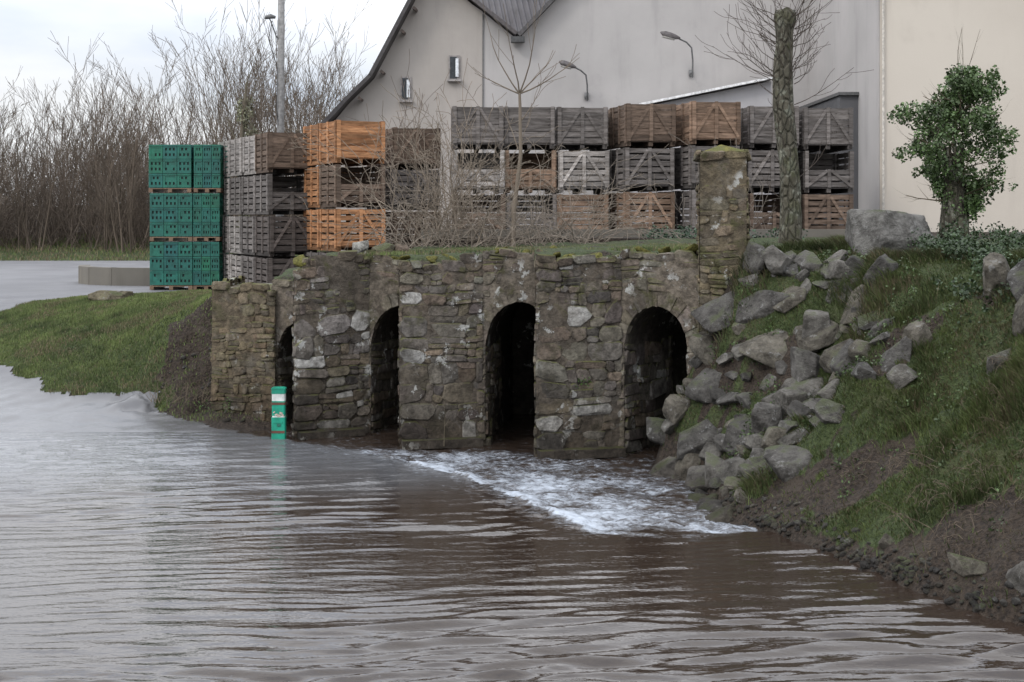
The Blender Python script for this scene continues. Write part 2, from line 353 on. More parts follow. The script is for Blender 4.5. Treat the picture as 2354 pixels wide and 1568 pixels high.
# ------------------------------------------------------------------ stone bridge
def scol(kind=0):
    if kind == 1: b = R.choice([(.14, .112, .075), (.16, .132, .09), (.12, .103, .075)])
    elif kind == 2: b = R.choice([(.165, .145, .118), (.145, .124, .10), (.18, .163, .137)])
    else: b = R.choice([(.118, .105, .092), (.138, .123, .105), (.095, .086, .078), (.165, .154, .139), (.13, .108, .085), (.155, .13, .10)])
    k = R.uniform(.72, 1.22); c = [b[i]*k*R.uniform(.96, 1.04) for i in range(3)]
    if kind == 0 and R.random() < .035: k = R.uniform(.28, .4); c = [k, k, k*.97]
    return c
def stone(mb, fn, s0, s1, z0, z1, dep, col):
    w, h = s1-s0, z1-z0; j = .19*min(w, h); q = lambda: R.uniform(-j, j)
    cc = [R.uniform(.1, .42)*min(w, h) for _ in range(4)]; tl = R.uniform(-.07, .07)*h
    o = [(s0+cc[0], z0+q()*.4), (s1-cc[1], z0+q()*.4), (s1+q()*.3, z0+cc[1]+q()*.5), (s1+q()*.3, z1-cc[2]+q()*.5), (s1-cc[2]+q(), z1+q()*.4), (s0+cc[3]+q(), z1+q()*.4), (s0+q()*.3, z1-cc[3]+q()*.5), (s0+q()*.3, z0+cc[0]+q()*.5)]
    cs, cz = (s0+s1)/2, (z0+z1)/2; vs = []; ins = min(.015, .15*h)
    o = [(a, b+tl*(a-cs)/w) for a, b in o]
    for a, b in o: vs.append(fn(a, b, -.03))
    for a, b in o: vs.append(fn(a, b, dep*.62))
    fx, fz = 1-2*ins/w, 1-2*ins/h
    t1, t2 = R.uniform(-.6, .6)*dep, R.uniform(-.6, .6)*dep
    for a, b in o: vs.append(fn(cs+(a-cs)*fx, cz+(b-cz)*fz, dep+t1*(a-cs)/w+t2*(b-cz)/h))
    vs.append(fn(cs+q(), cz+q(), dep*R.uniform(.9, 1.2))); fs = []
    for k in range(8):
        n = (k+1) % 8; fs += [(k, n, n+8, k+8), (k+8, n+8, n+16, k+16), (k+16, n+16, 24)]
    mb.add(vs, fs, col)
def wallfn(A, B, flip=1):
    A = Vector((A[0], A[1], 0)); B = Vector((B[0], B[1], 0)); d = (B-A).normalized(); n = Vector((d.y, -d.x, 0))*flip
    return (lambda s, z, o: A+d*s+n*o+Vector((0, 0, z))), (B-A).length
def masonry(mb, A, B, z0, top, quoin=False, arch=None, kind=0, big=True, flip=1, cap=True, off=0.0):
    fn0, Lw = wallfn(A, B, flip); z = z0; K = A[0]*3.7+B[1]
    def fn(s, z, o):
        f = min(1, s*4, (Lw-s)*4); f = max(0, f)
        return fn0(s+f*(.018*math.sin(5.1*z+2.3*s+K)+.012*math.sin(13*z+K)), z+.018*math.sin(2.9*s+K+.6*z)+.012*math.sin(8.3*s+5*z+K), o+off+.024*math.sin(2.3*s+K)*math.sin(1.9*z+K)+.01*math.sin(7*s+5*z))
    topf = top if callable(top) else (lambda s: top)
    def inside(s, zz, m=0):
        if not arch: return False
        c, a, zs, za = arch
        if zz < zs: return abs(s-c) < a+m
        return ((s-c)/(a+m))**2+((zz-zs)/(za-zs+m))**2 < 1
    while z < 3.6:
        low = z < 1.6+.3*math.sin(K)
        ch = R.uniform(.13, .32) if (low and big) else R.uniform(.08, .19); s = 0; first = True; any_ = False
        while s < Lw-.01:
            w = R.uniform(.14, .55) if (low and big) else R.uniform(.08, .36)
            if quoin and first and low: w = R.uniform(.3, .55)
            if Lw-(s+w) < .08: w = Lw-s
            sc, zc = s+w/2, z+ch/2
            if zc < topf(sc):
                any_ = True
                zt = min(z+ch, topf(sc)+.05)
                m = .17 if arch else 0
                if not (inside(sc, zc, m) or inside(s+.02, zc, m*.4) or inside(s+w-.02, zc, m*.4)) and (R.random() > .05 or first):
                    dep = R.uniform(.010, .042)*(1.3 if (quoin and first) else 1)
                    rr_ = R.random()
                    if rr_ < .55 and ch > .115 and not (quoin and first):
                        zm = z+ch*R.uniform(.3, .7); sm = s+w*R.uniform(.3, .7)
                        if rr_ < .25 and w > .16:
                            stone(mb, fn, s, sm, z, zm, dep, scol(kind)); stone(mb, fn, sm, s+w, z, zm, dep*.8, scol(kind)); stone(mb, fn, s, s+w, zm, zt, dep*R.uniform(.6, 1.2), scol(kind))
                        elif rr_ < .38 and w > .16:
                            stone(mb, fn, s, s+w, z, zm, dep, scol(kind)); stone(mb, fn, s, sm, zm, zt, dep, scol(kind)); stone(mb, fn, sm, s+w, zm, zt, dep*.7, scol(kind))
                        elif rr_ < .46 and w > .2:
                            stone(mb, fn, s, sm, z, zt, dep, scol(kind)); stone(mb, fn, sm, s+w, z, zm, dep, scol(kind)); stone(mb, fn, sm, s+w, zm, zt, dep*.7, scol(kind))
                        else: stone(mb, fn, s, s+w, z, zm, dep, scol(kind)); stone(mb, fn, s, s+w, zm, zt, dep*R.uniform(.6, 1.2), scol(kind))
                    else: stone(mb, fn, s, s+w-.004, z, zt-.004, dep, scol(kind))
            s += w; first = False
        if not any_: break
        z += ch
    if cap:
        s = 0
        while s < Lw-.05:
            w = R.uniform(.10, .36); t = topf(s+w/2)
            if R.random() > .12: stone(mb, fn, s, min(s+w, Lw), t-.06, t+R.uniform(.01, .10), R.uniform(.02, .08), scol(kind))
            s += w
MC = (.112, .096, .078)
def plain(mb, A, B, z0, top, c=MC, n=10):
    topf = top if callable(top) else (lambda s: top)
    fn, Lw = wallfn(A, B)
    for i in range(n):
        a, b = Lw*i/n, Lw*(i+1)/n
        mb.add([fn(a, z0, .008), fn(b, z0, .008), fn(b, topf(b), .008), fn(a, topf(a), .008)], [(0, 1, 2, 3)], c)
def archwall(mb, A, B, top, c, a, zs, za, depth=3.2):
    topf = top if callable(top) else (lambda s: top); fn, Lw = wallfn(A, B); mc = (.155, .135, .11)
    def q(s0, s1, z0, z1, t0, t1): mb.add([fn(s0, z0, .010), fn(s1, z1, .010), fn(s1, t1, .010), fn(s0, t0, .010)], [(0, 1, 2, 3)], mc)
    q(0, c-a, -.5, -.5, topf(0), topf(c-a)); q(c+a, Lw, -.5, -.5, topf(c+a), topf(Lw))
    N = 20; cur = [(c-a*math.cos(math.pi*i/N), zs+(za-zs)*math.sin(math.pi*i/N)) for i in range(N+1)]
    for (s0, z0), (s1, z1) in zip(cur[:-1], cur[1:]): q(s0, s1, z0, z1, topf(s0), topf(s1))
    path = [(c-a, -.5)]+cur+[(c+a, -.5)]
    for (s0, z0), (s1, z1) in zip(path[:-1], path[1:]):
        mb.add([fn(s0, z0, 0), fn(s1, z1, 0), fn(s1, z1, -depth), fn(s0, z0, -depth)], [(0, 1, 2, 3)], (.05, .043, .037))  # vault coloured darker than the faces: tunnel shade painted into the stone
    mb.add([fn(c-a-.1, -.5, -depth), fn(c+a+.1, -.5, -depth), fn(c+a+.1, za+.1, -depth), fn(c-a-.1, za+.1, -depth)], [(0, 1, 2, 3)], (.05, .045, .04))  # dark end wall added to block light from the far side of the tunnel
    th = 0.02
    while th < math.pi-.03:
        dt = R.uniform(.10, .24); t1 = min(th+dt, math.pi); rr = R.uniform(.12, .25); dep = R.uniform(.008, .03); vs = []
        for o in (-.1, dep):
            for (t, r) in ((th+.006, R.uniform(-.012, .008)), (t1-.006, R.uniform(-.012, .008)), (t1-.012, rr*R.uniform(.9, 1.05)), (th+.012, rr)):
                vs.append(fn(c-(a+r)*math.cos(t), zs+(za-zs+r)*math.sin(t), o))
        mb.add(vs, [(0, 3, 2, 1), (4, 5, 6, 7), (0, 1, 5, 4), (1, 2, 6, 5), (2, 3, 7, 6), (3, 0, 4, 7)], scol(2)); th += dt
    for sd in (-1, 1):
        z = -.2
        while z < zs-.04:
            h = min(R.uniform(.12, .24), zs-z); w = R.uniform(.12, .2)
            s0, s1 = (c-a-w, c-a) if sd < 0 else (c+a, c+a+w)
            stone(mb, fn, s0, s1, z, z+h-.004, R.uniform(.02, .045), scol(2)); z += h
    for sd in (-1, 1):
        p = fn(c+sd*a, 0, 0); p2 = fn(c+sd*a, 0, -1.6)
        masonry(mb, (p.x, p.y), (p2.x, p2.y), -.2, zs, flip=(-1 if sd > 0 else 1), cap=False)
bridge = empty('stone_arch_bridge'); mb = MB()
P = dict(A1=(-3.73, 22.1), R1=(-2.86, 21.85), N1=(-3.21, 20.93), A2=(-2.15, 21.45), R2=(-1.13, 21.15), N2=(-1.59, 20.05), A3=(-.42, 20.35), R3=(.80, 20.2), N3=(.323, 19.2), A4=(1.50, 19.52), E=(2.5, 18.95))
rnd = lambda s, k: (float(vnoise(s*2.3, 0, k))-.5)*.14
t1 = lambda s: 2.15+.2*s
tn1 = lambda s: 2.30+.34*float(sstep(0, .3, s))+rnd(s, 1)-.08*s
ar1, ar2, ar3, ar4 = (.50, .40, 1.1, 1.60), (.50, .47, 1.25, 1.88), (.54, .50, 1.35, 2.00), (.52, .47, 1.40, 2.00)
for a, b, tp, ar in (('A1', 'R1', t1, ar1), ('A2', 'R2', lambda s: 2.55+rnd(s, 2), ar2), ('A3', 'R3', lambda s: 2.66+rnd(s, 3), ar3), ('A4', 'E', lambda s: 2.70+rnd(s, 4), ar4)):
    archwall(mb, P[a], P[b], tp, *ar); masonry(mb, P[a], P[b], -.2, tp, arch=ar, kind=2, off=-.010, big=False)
for a, b, tp, k in (('N1', 'A2', tn1, 1), ('N2', 'A3', lambda s: 2.58+rnd(s, 5), 2), ('N3', 'A4', lambda s: 2.64+rnd(s, 6), 3)):
    plain(mb, P[a], P[b], -.5, tp); masonry(mb, P[a], P[b], -.2, tp, quoin=True)
for a, b, z in (('R1', 'N1', 2.3), ('R2', 'N2', 2.55), ('R3', 'N3', 2.62)):
    plain(mb, P[a], P[b], -.5, z); masonry(mb, P[a], P[b], -.2, z, cap=False)
plain(mb, P['E'], (3.1, 18.8), -.5, 2.7)
for (x, y, w, d, h, rz) in ((-1.0, 20.16, 1.15, .3, .12, .25), (.92, 19.32, 1.2, .34, .12, .26), (-2.7, 21.12, 1.0, .3, .1, .45)): mb.box((x, y, h/2-.05), (w, d, h), (.08, .07, .06), rz=rz)
mb.obj('masonry_and_arches', STONE, bridge)
def ff(x):
    for (a, b) in (('N3', 'A4'), ('N2', 'A3'), ('N1', 'A2')):
        if P[a][0] <= x <= P[b][0]: return P[a][1]+(P[b][1]-P[a][1])*(x-P[a][0])/(P[b][0]-P[a][0])
    for (a, b) in (('A1', 'R1'), ('A2', 'R2'), ('A3', 'R3'), ('A4', 'E')):
        if P[a][0] <= x <= P[b][0]: return P[a][1]+(P[b][1]-P[a][1])*(x-P[a][0])/(P[b][0]-P[a][0])
    return 18.9 if x > 0 else 22.1
xs_ = sorted(set([-3.75]+[P[k][0]+e for k in P for e in (-.008, .008) if P[k][0] < 3]+list(np.arange(-3.6, 3.15, .16))+[3.15])); V = []; ny = 30
dk = lambda x: np.interp(x, [-3.75, -3.21, -3.19, -2.1, -1.6, 3.2], [2.2, 2.28, 2.43, 2.56, 2.57, 2.69])
for x in xs_:
    y0 = ff(x)+.03
    for j in range(ny):
        y = y0+(24.2-y0)*(j/(ny-1))**1.4; z = dk(x)-.10+.17*sstep(0, .35, y-y0)+(float(fbm(x*1.6, y*1.6, 3))-.5)*.12*sstep(0, .6, y-y0)+.02*(y-y0); V.append((x, y, z))
F = [(i*ny+j, (i+1)*ny+j, (i+1)*ny+j+1, i*ny+j+1) for i in range(len(xs_)-1) for j in range(ny-1)]
obj('grassy_deck', mesh_np('grassy_deck', V, F, None, GROUND, True, {'grass': [.62]*len(V), 'far': [0]*len(V)}), bridge)
def deckz(x, y): return dk(x)+.09
mb = MB(); tpa = lambda s: 2.08+.04*math.sin(s*9)
plain(mb, (-4.74, 22.5), (-3.66, 21.98), -.5, tpa, c=(.12, .098, .068)); masonry(mb, (-4.74, 22.5), (-3.66, 21.98), -.2, tpa, kind=1, big=False)
plain(mb, (-4.66, 24.6), (-4.74, 22.5), -.5, 2.1); masonry(mb, (-4.66, 24.6), (-4.74, 22.5), .4, lambda s: 2.1, kind=1, big=False)
mb.add([(-4.75, 22.5, 2.06), (-3.66, 21.98, 2.06), (-3.4, 24.6, 2.06), (-4.66, 24.6, 2.06)], [(0, 1, 2, 3)], (.12, .10, .07))
mb.obj('wing_wall', STONE, bridge)
mb = MB(); c4 = [(2.46, 18.62), (3.06, 18.55), (3.14, 19.2), (2.54, 19.27)]
for i in range(4):
    a, b = c4[i], c4[(i+1) % 4]; tp = lambda s: 4.02+.04*math.sin(s*11+1)
    plain(mb, a, b, 0.9, 4.05, n=3, c=(.12, .10, .068)); masonry(mb, a, b, 1.0, tp, kind=1, big=False, cap=True)
mb.add([(2.46, 18.62, 4.05), (3.06, 18.55, 4.07), (3.14, 19.2, 4.09), (2.54, 19.27, 4.05), (2.78, 18.9, 4.17)], [(0, 1, 4), (1, 2, 4), (2, 3, 4), (3, 0, 4)], (.13, .12, .03))
mb.obj('stone_gate_pillar', STONE)

# ------------------------------------------------------------------ rocks
bm = bmesh.new(); bmesh.ops.create_icosphere(bm, subdivisions=5, radius=1); IV = np.array([v.co[:] for v in bm.verts]); IF = np.array([[v.index for v in f.verts] for f in bm.faces]); bm.free()
bm = bmesh.new(); bmesh.ops.create_icosphere(bm, subdivisions=3, radius=1); JV = np.array([v.co[:] for v in bm.verts]); JF = np.array([[v.index for v in f.verts] for f in bm.faces]); bm.free()
def rock(c, size, rot=None, seed=0, hi=True, planes=11, rnd_=.0):
    q = np.random.RandomState(seed); BV = IV if hi else JV
    n = q.normal(size=(planes, 3)); n = np.vstack([n, [[1, .1, .2], [-1, .2, -.1], [.1, 1, .1], [-.2, -1, .2], [.1, .1, 1]]]); n /= np.linalg.norm(n, axis=1)[:, None]; d = q.uniform(.48+rnd_, .85+rnd_*.3, len(n))
    dp = BV@n.T; r = np.where(dp > .05, d/np.maximum(dp, .05), 9).min(1); r = np.minimum(r, 1.15)
    r *= 1+.045*(fbm(BV[:, 0]*4+seed, BV[:, 1]*4+BV[:, 2]*3, seed % 50, 4)-.5)*2
    V = BV*r[:, None]*np.array(size)*1.15
    e = rot if rot is not None else q.uniform(-1, 1, 3)*np.array([.6, .7, 3.1])
    M = np.array((Matrix.Rotation(e[2], 3, 'Z')@Matrix.Rotation(e[1], 3, 'Y')@Matrix.Rotation(e[0], 3, 'X')))
    return V@M.T+np.array(c), (IF if hi else JF)
class NB:
    def __init__(s): s.V = []; s.F = []; s.C = []; s.n = 0
    def add(s, V, F, c):
        s.V.append(V); s.F.append(F+s.n); s.n += len(V); s.C.append(np.tile(np.array(c, float), (len(V), 1)) if np.ndim(c) == 1 else c)
    def obj(s, name, mat, parent=None, smooth=False): return obj(name, mesh_np(name, np.vstack(s.V), np.vstack(s.F), np.vstack(s.C), mat, smooth), parent)
rcol = lambda: np.array(R.choice([(.108, .104, .098), (.125, .12, .11), (.088, .085, .08), (.13, .12, .10)]))*R.uniform(.75, 1.2)
nb = NB(); cnt = 0; tries = 0; placed = []
while cnt < 130 and tries < 12000:
    tries += 1
    x, y = R.uniform(1.85, 4.3), R.uniform(15.3, 18.75)
    if x < xat(WL, y)-.1 or x > xat(TL, min(y, 18.9))+.1: continue
    d = float(pdist(np.array([x]), np.array([y]), WL)[0]); e = float(pdist(np.array([x]), np.array([y]), TL)[0]); t = d/(d+e)
    keep = 1 if y > 17.0+.55*(x-2.4) else (.6 if t < .3 else .12)
    if R.random() > keep: continue
    sz = R.choice([.12, .18, .24, .3, .36]) if t < .85 else R.uniform(.12, .24)
    if any((x-a)**2+(y-b)**2 < ((sz+s)*.56)**2 for a, b, s in placed): continue
    placed.append((x, y, sz)); z = h1(x, y)
    k = R.random()
    if k < .65: sx, sy, s3, rot = sz*R.uniform(1.0, 1.5), sz*R.uniform(.4, .6), sz*R.uniform(.6, 1.0), (R.uniform(-1.1, -.5), R.uniform(-.8, .3), R.uniform(-1.0, .2))
    else: sx, sy, s3, rot = sz*R.uniform(.8, 1.25), sz*R.uniform(.7, 1.05), sz*R.uniform(.5, .8), None
    V, F = rock((x, y, z-sz*.06), (sx, sy, s3), rot, seed=cnt+100)
    nb.add(V, F, rcol()); cnt += 1
for x, y, sx, sy, sz, up in ((3.25, 16.5, .22, .26, .36, .06), (2.95, 16.4, .24, .2, .3, .05), (2.75, 16.9, .27, .22, .24, .02), (3.5, 16.9, .26, .22, .32, .02), (3.7, 17.3, .3, .26, .34, -.03), (2.95, 15.9, .2, .2, .18, .02), (3.25, 15.95, .18, .2, .15, .02), (2.7, 15.7, .2, .18, .14, .02), (2.5, 16.1, .24, .2, .17, .02),
   (3.2, 18.4, .26, .2, .2, .05), (3.45, 18.15, .26, .2, .18, .05), (2.12, 18.3, .2, .22, .24, .08), (2.45, 18.35, .2, .2, .26, .1), (1.98, 18.0, .2, .2, .2, .02), (2.2, 17.6, .24, .2, .22, .05),
   (4.9, 14.3, .24, .18, .16, .02), (5.15, 14.2, .28, .2, .24, .06), (5.3, 15.6, .22, .2, .38, .12), (5.55, 15.0, .26, .22, .3, .08), (4.45, 15.6, .15, .14, .26, .06), (3.42, 13.0, .12, .1, .08, .0), (3.85, 11.9, .24, .2, .12, -.02), (4.2, 11.3, .28, .2, .14, -.02), (4.1, 17.7, .26, .25, .18, .0), (4.5, 17.2, .24, .25, .22, .0), (3.9, 16.4, .25, .2, .2, .02), (4.2, 15.2, .18, .16, .14, .0)):
    z = h1(x, y); V, F = rock((x, y, z+up), (sx, sy, sz), seed=int(x*100+y*7)); nb.add(V, F, rcol())
nb.obj('riprap_rocks', ROCK)
nb = NB(); V, F = rock((5.02, 19.0, 2.93), (.55, .46, .40), (0.05, .05, .2), 45, planes=8, rnd_=.22); nb.add(V, F, (.15, .148, .142)); nb.obj('granite_boulder', ROCK)
for i, (x, y, z, s, c) in enumerate(((-2.32, 21.8, 2.72, (.16, .15, .17), (.30, .30, .28)), (-1.95, 21.8, 2.68, (.24, .2, .13), (.1, .09, .06)), (-2.15, 21.65, 2.62, (.14, .14, .1), (.08, .08, .03)), (-1.72, 21.9, 2.7, (.16, .15, .12), (.13, .10, .075)))):
    nb = NB(); V, F = rock((x, y, z), s, None, 300+i); nb.add(V, F, c); nb.obj('mossy_stone', ROCK)
nb = NB(); V, F = rock((-7.95, 28.3, 1.58), (.42, .3, .2), (0, 0, .3), 77, rnd_=.2); nb.add(V, F, (.14, .125, .085)); nb.obj('mossy_stone', ROCK)
nb = NB()
for i in range(420):
    y = R.uniform(10.8, 15.8); x = float(xat(WL, y))+abs(R.gauss(0, .12))-.04; s = R.uniform(.012, .05)
    V, F = rock((x, y, h1(x, y)+.005), (s, s, s*.6), seed=500+i, hi=False); nb.add(V, F, rcol()*.6)
for i in range(90):
    x, y = R.uniform(-5.9, -4.1), R.uniform(22.0, 23.6)
    if y+.85*x < 18.2: continue
    s = R.uniform(.015, .06); V, F = rock((x, y, h1(x, y)+.005), (s, s, s*.6), seed=1500+i, hi=False); nb.add(V, F, rcol()*.5)
nb.obj('shore_pebbles', ROCK)

# ------------------------------------------------------------------ grass blades
def blades(P, hgt, wid, cols, lean=.5, down=None):
    n = len(P); th = rs.rand(n)*6.283; w = np.stack([np.cos(th), np.sin(th), np.zeros(n)], 1)*wid[:, None]
    lt = rs.rand(n)*6.283; ln = np.stack([np.cos(lt), np.sin(lt), np.zeros(n)], 1)*(hgt*lean*rs.rand(n))[:, None]
    if down is not None: ln += down*hgt[:, None]
    mid = P+ln*.35+np.array([0, 0, 1])*(hgt*.55)[:, None]; tip = P+ln+np.array([0, 0, 1])*(hgt*.95)[:, None]
    V = np.stack([P-w, P+w, mid+w*.7, mid-w*.7, tip], 1).reshape(-1, 3); b = np.arange(n)[:, None]*5
    F = np.vstack([b+np.array([0, 1, 2]), b+np.array([0, 2, 3]), b+np.array([3, 2, 4])])
    return V, F, np.repeat(cols, 5, 0)
def gcols(n, x, y, dry=.15, k=1.0):
    m = (.5*fbm(x*1.1, y*1.1, 12)+.5*fbm(x*4, y*4, 14))[:, None]; a = np.array([.030, .043, .016]); b = np.array([.118, .148, .05]); r = rs.rand(n, 1)
    c = a+(b-a)*np.clip(m*1.9+r*.4-.68, 0, 1)
    dp = rs.rand(n) < (dry+.45*sstep(.52, .66, fbm(x*1.6, y*1.6, 47))); c[dp] = np.array([.14, .118, .07])*rs.uniform(.5, 1, (dp.sum(), 1)); return c*k
def scatter(n, x0, x1, y0, y1): return rs.uniform(x0, x1, n), rs.uniform(y0, y1, n)
x, y = scatter(240000, -10.8, -3.7, 22.0, 31.2); g = grassmask(x, y); k = ((g > .5) | ((g > .1) & (rs.rand(len(x)) < .14)))&(x<-3.7) & (y+.85*x > 16.0); x, y = x[k], y[k]; z = height(x, y)
V, F, C = blades(np.stack([x, y, z-.005], 1), rs.uniform(.02, .06, len(x))*(.5+1.3*fbm(x*2.5, y*2.5, 8)), rs.uniform(.004, .008, len(x)), gcols(len(x), x, y, .06, 1.35))
obj('lawn_grass', mesh_np('lawn_grass', V, F, C, GRASSM))
x, y = scatter(450000, 1.9, 7.6, 10.8, 20.5); d = pdist(x, y, WL); g = grassmask(x, y)
dens = fbm(x*2.3, y*2.3, 91)
k = ((g+(rs.rand(len(x))-.5)*.6 > .5) | (rs.rand(len(x)) < .05)) & (x > xat(WL, np.clip(y, 0, 18.95))+.03) & ~((y > 18.5) & (x < 3.2)) & (rs.rand(len(x)) < .3+1.3*sstep(.35, .6, dens)) & ~((x < 2.7+.5*(18.6-y)) & (y > 16.6) & (rs.rand(len(x)) > .6)); x, y = x[k], y[k]; z = height(x, y)
hh = rs.uniform(.02, .07, len(x))*(1+2.6*sstep(.5, .68, fbm(x*1.9, y*1.9, 55)))
V, F, C = blades(np.stack([x, y, z-.01], 1), hh, rs.uniform(.003, .006, len(x)), gcols(len(x), x, y, .14, 1.08), .8, np.array([-.4, -.35, -.1]))
obj('bank_grass', mesh_np('bank_grass', V, F, C, GRASSM))
x, y = scatter(52000, -3.0, 3.1, 19.3, 24.1); k = (fbm(x*1.2, y*1.2, 66) > .42) & (y > 21.6-.38*(x+3)+.1); x, y = x[k], y[k]; z = deckz(x, y)
V, F, C = blades(np.stack([x, y, z-.02], 1), rs.uniform(.02, .08, len(x)), rs.uniform(.004, .008, len(x)), gcols(len(x), x, y, .25, 1.4))
obj('deck_grass', mesh_np('deck_grass', V, F, C, GRASSM))
x, y = scatter(30000, -40, -5, 58.5, 74); z = height(x, y)
V, F, C = blades(np.stack([x, y, z-.01], 1), rs.uniform(.06, .22, len(x)), rs.uniform(.015, .03, len(x)), gcols(len(x), x*.3, y*.3, .35, 1.3))
obj('verge_grass', mesh_np('verge_grass', V, F, C, GRASSM))

# ------------------------------------------------------------------ leaves / ivy
def leaves(P, size, cols):
    n = len(P); a = rs.normal(size=(n, 3)); a /= np.linalg.norm(a, axis=1)[:, None]; b = rs.normal(size=(n, 3)); b = np.cross(a, b); b /= np.linalg.norm(b, axis=1)[:, None]
    s = size[:, None]; V = np.stack([P-a*s, P-b*s*.7-a*s*.2, P+a*s, P+b*s*.7-a*s*.2], 1).reshape(-1, 3); F = np.arange(n*4).reshape(n, 4)
    return V, F, np.repeat(cols, 4, 0)
def clumps(centers, rads, per, base=(.05, .1, .025), size=(.018, .04)):
    Ps = []; Cs = []
    for c, r in zip(centers, rads):
        m = int(per*(r/.2)**2)+4; v = rs.normal(size=(m, 3)); v /= np.linalg.norm(v, axis=1)[:, None]; rr = r*rs.uniform(.35, 1.1, m)**.6
        Ps.append(np.array(c)+v*rr[:, None]); k = rs.uniform(.6, 1.5)*rs.uniform(.6, 1.3, (m, 1)); Cs.append(np.array(base)*k*np.array([1, 1, 1]))
    P = np.vstack(Ps); C = np.vstack(Cs); return leaves(P, rs.uniform(size[0], size[1], len(P)), C)
def segs_mesh(S, n=3, rmin=0):
    S = np.array(S, float); p0, p1, r0, r1 = S[:, :3], S[:, 3:6], np.maximum(S[:, 6:7], rmin), np.maximum(S[:, 7:8], rmin)
    d = p1-p0; d /= np.linalg.norm(d, axis=1)[:, None]+1e-9; h = np.where(np.abs(d[:, 2:3]) > .9, np.array([[1, 0, 0]]), np.array([[0, 0, 1]]))
    a = np.cross(d, h); a /= np.linalg.norm(a, axis=1)[:, None]+1e-9; b = np.cross(d, a); vs = []
    for p, r in ((p0, r0), (p1, r1)):
        for k in range(n):
            t = 2*math.pi*k/n; vs.append(p+(a*math.cos(t)+b*math.sin(t))*r)
    V = np.stack(vs, 1).reshape(-1, 3); base = np.arange(len(S))[:, None]*2*n
    F = np.vstack([base+np.array([k, (k+1) % n, n+(k+1) % n, n+k]) for k in range(n)]); return V, F
def grow(S, p, d, L, r, lev, q, steps=6, kids=3, wig=.16, up=.05, ratio=.55, spread=.6):
    p = p[0], p[1], p[2]; dx, dy, dz = d; l = math.sqrt(dx*dx+dy*dy+dz*dz); dx, dy, dz = dx/l, dy/l, dz/l
    for i in range(steps):
        f0, f1 = 1-i/steps*.75, 1-(i+1)/steps*.75
        dx += RG.gauss(0, wig); dy += RG.gauss(0, wig); dz += RG.gauss(0, wig)+up; l = math.sqrt(dx*dx+dy*dy+dz*dz); dx, dy, dz = dx/l, dy/l, dz/l
        t = L/steps; p2 = (p[0]+dx*t, p[1]+dy*t, p[2]+dz*t)
        S.append((*p, *p2, r*f0, r*f1))
        if lev > 0 and i >= 1:
            for k in range(kids if i > 1 else 1):
                if RG.random() < .75:
                    sx, sy, sz = RG.gauss(0, 1), RG.gauss(0, 1), RG.gauss(0, 1); dt = sx*dx+sy*dy+sz*dz; sx -= dt*dx; sy -= dt*dy; sz -= dt*dz
                    l = math.sqrt(sx*sx+sy*sy+sz*sz)+1e-9; m = spread*RG.uniform(.6, 1.4)/l; w = RG.random()
                    grow(S, (p[0]+(p2[0]-p[0])*w, p[1]+(p2[1]-p[1])*w, p[2]+(p2[2]-p[2])*w), (dx+sx*m, dy+sy*m, dz+sz*m), L*ratio*RG.uniform(.6, 1.2)*(1-.3*i/steps), r*f1*.5, lev-1, q, max(3, steps-1), kids, wig, up, ratio, spread)
        p = p2
RG = random.Random(44)
S = []; q = np.random.RandomState(3)
for i in range(130):
    x = -35+i*.245+q.uniform(-.6, .6); y = q.uniform(61, 82); u_ = 1177+x*3270/y
    hgt = 7.2+1.5*math.sin(i*.35)+q.uniform(-1.2, 1.0)+(2.2 if 400 < u_ < 760 else 0)
    z = h1(x, y)
    for s in range(q.randint(2, 5)):
        a = q.rand()*6.28; grow(S, (x+.3*math.cos(a), y+.3*math.sin(a), z-.2), (.22*math.cos(a), .22*math.sin(a), 1), hgt*q.uniform(.7, 1.0), .045, 2, q, 7, 2, .06, .035, .4, .5)
V, F = segs_mesh(S, 3, .0085); C = np.repeat(np.array([.125, .10, .078])*rs.uniform(.6, 1.35, (len(S), 1)), 6, 0)
obj('distant_bare_tree_row', mesh_np('distant_bare_tree_row', V, F, C, TWIG))
print('segs', len(S))
S = []
for i in range(2700):
    x = q.uniform(-34, -3); y = q.uniform(64, 80); z = h1(x, y); h = q.uniform(1.2, 4.0)*(1.35 if x < -14 else .95)
    grow(S, (x, y, z-.1), (q.normal()*.5, q.normal()*.3, 1), h, .02, 1, q, 5, 2, .2, .02, .5, .9)
V, F = segs_mesh(S, 3, .008); C = np.repeat(np.array([.125, .10, .08])*rs.uniform(.6, 1.3, (len(S), 1)), 6, 0)
obj('brushwood_thicket', mesh_np('brushwood_thicket', V, F, C, TWIG))
it = empty('ivy_covered_tree'); S = []; grow(S, (-12.0, 63, 1.4), (.02, 0, 1), 7.8, .22, 1, q, 8, 2, .03, .03, .3, .5); V, F = segs_mesh(S, 6)
obj('trunk', mesh_np('trunk', V, F, np.tile([.13, .115, .085], (len(V), 1)), TWIG), it)
cs = [(-12.0+.01*i+q.normal()*.14+.15*math.sin(i*.5), 63+q.normal()*.15, 1.8+i*.18) for i in range(38)]
V, F, C = clumps(cs, [.18+.2*q.rand() for _ in cs], 55, (.16, .16, .10), (.03, .07)); obj('ivy', mesh_np('ivy', V, F, C, LEAF), it)

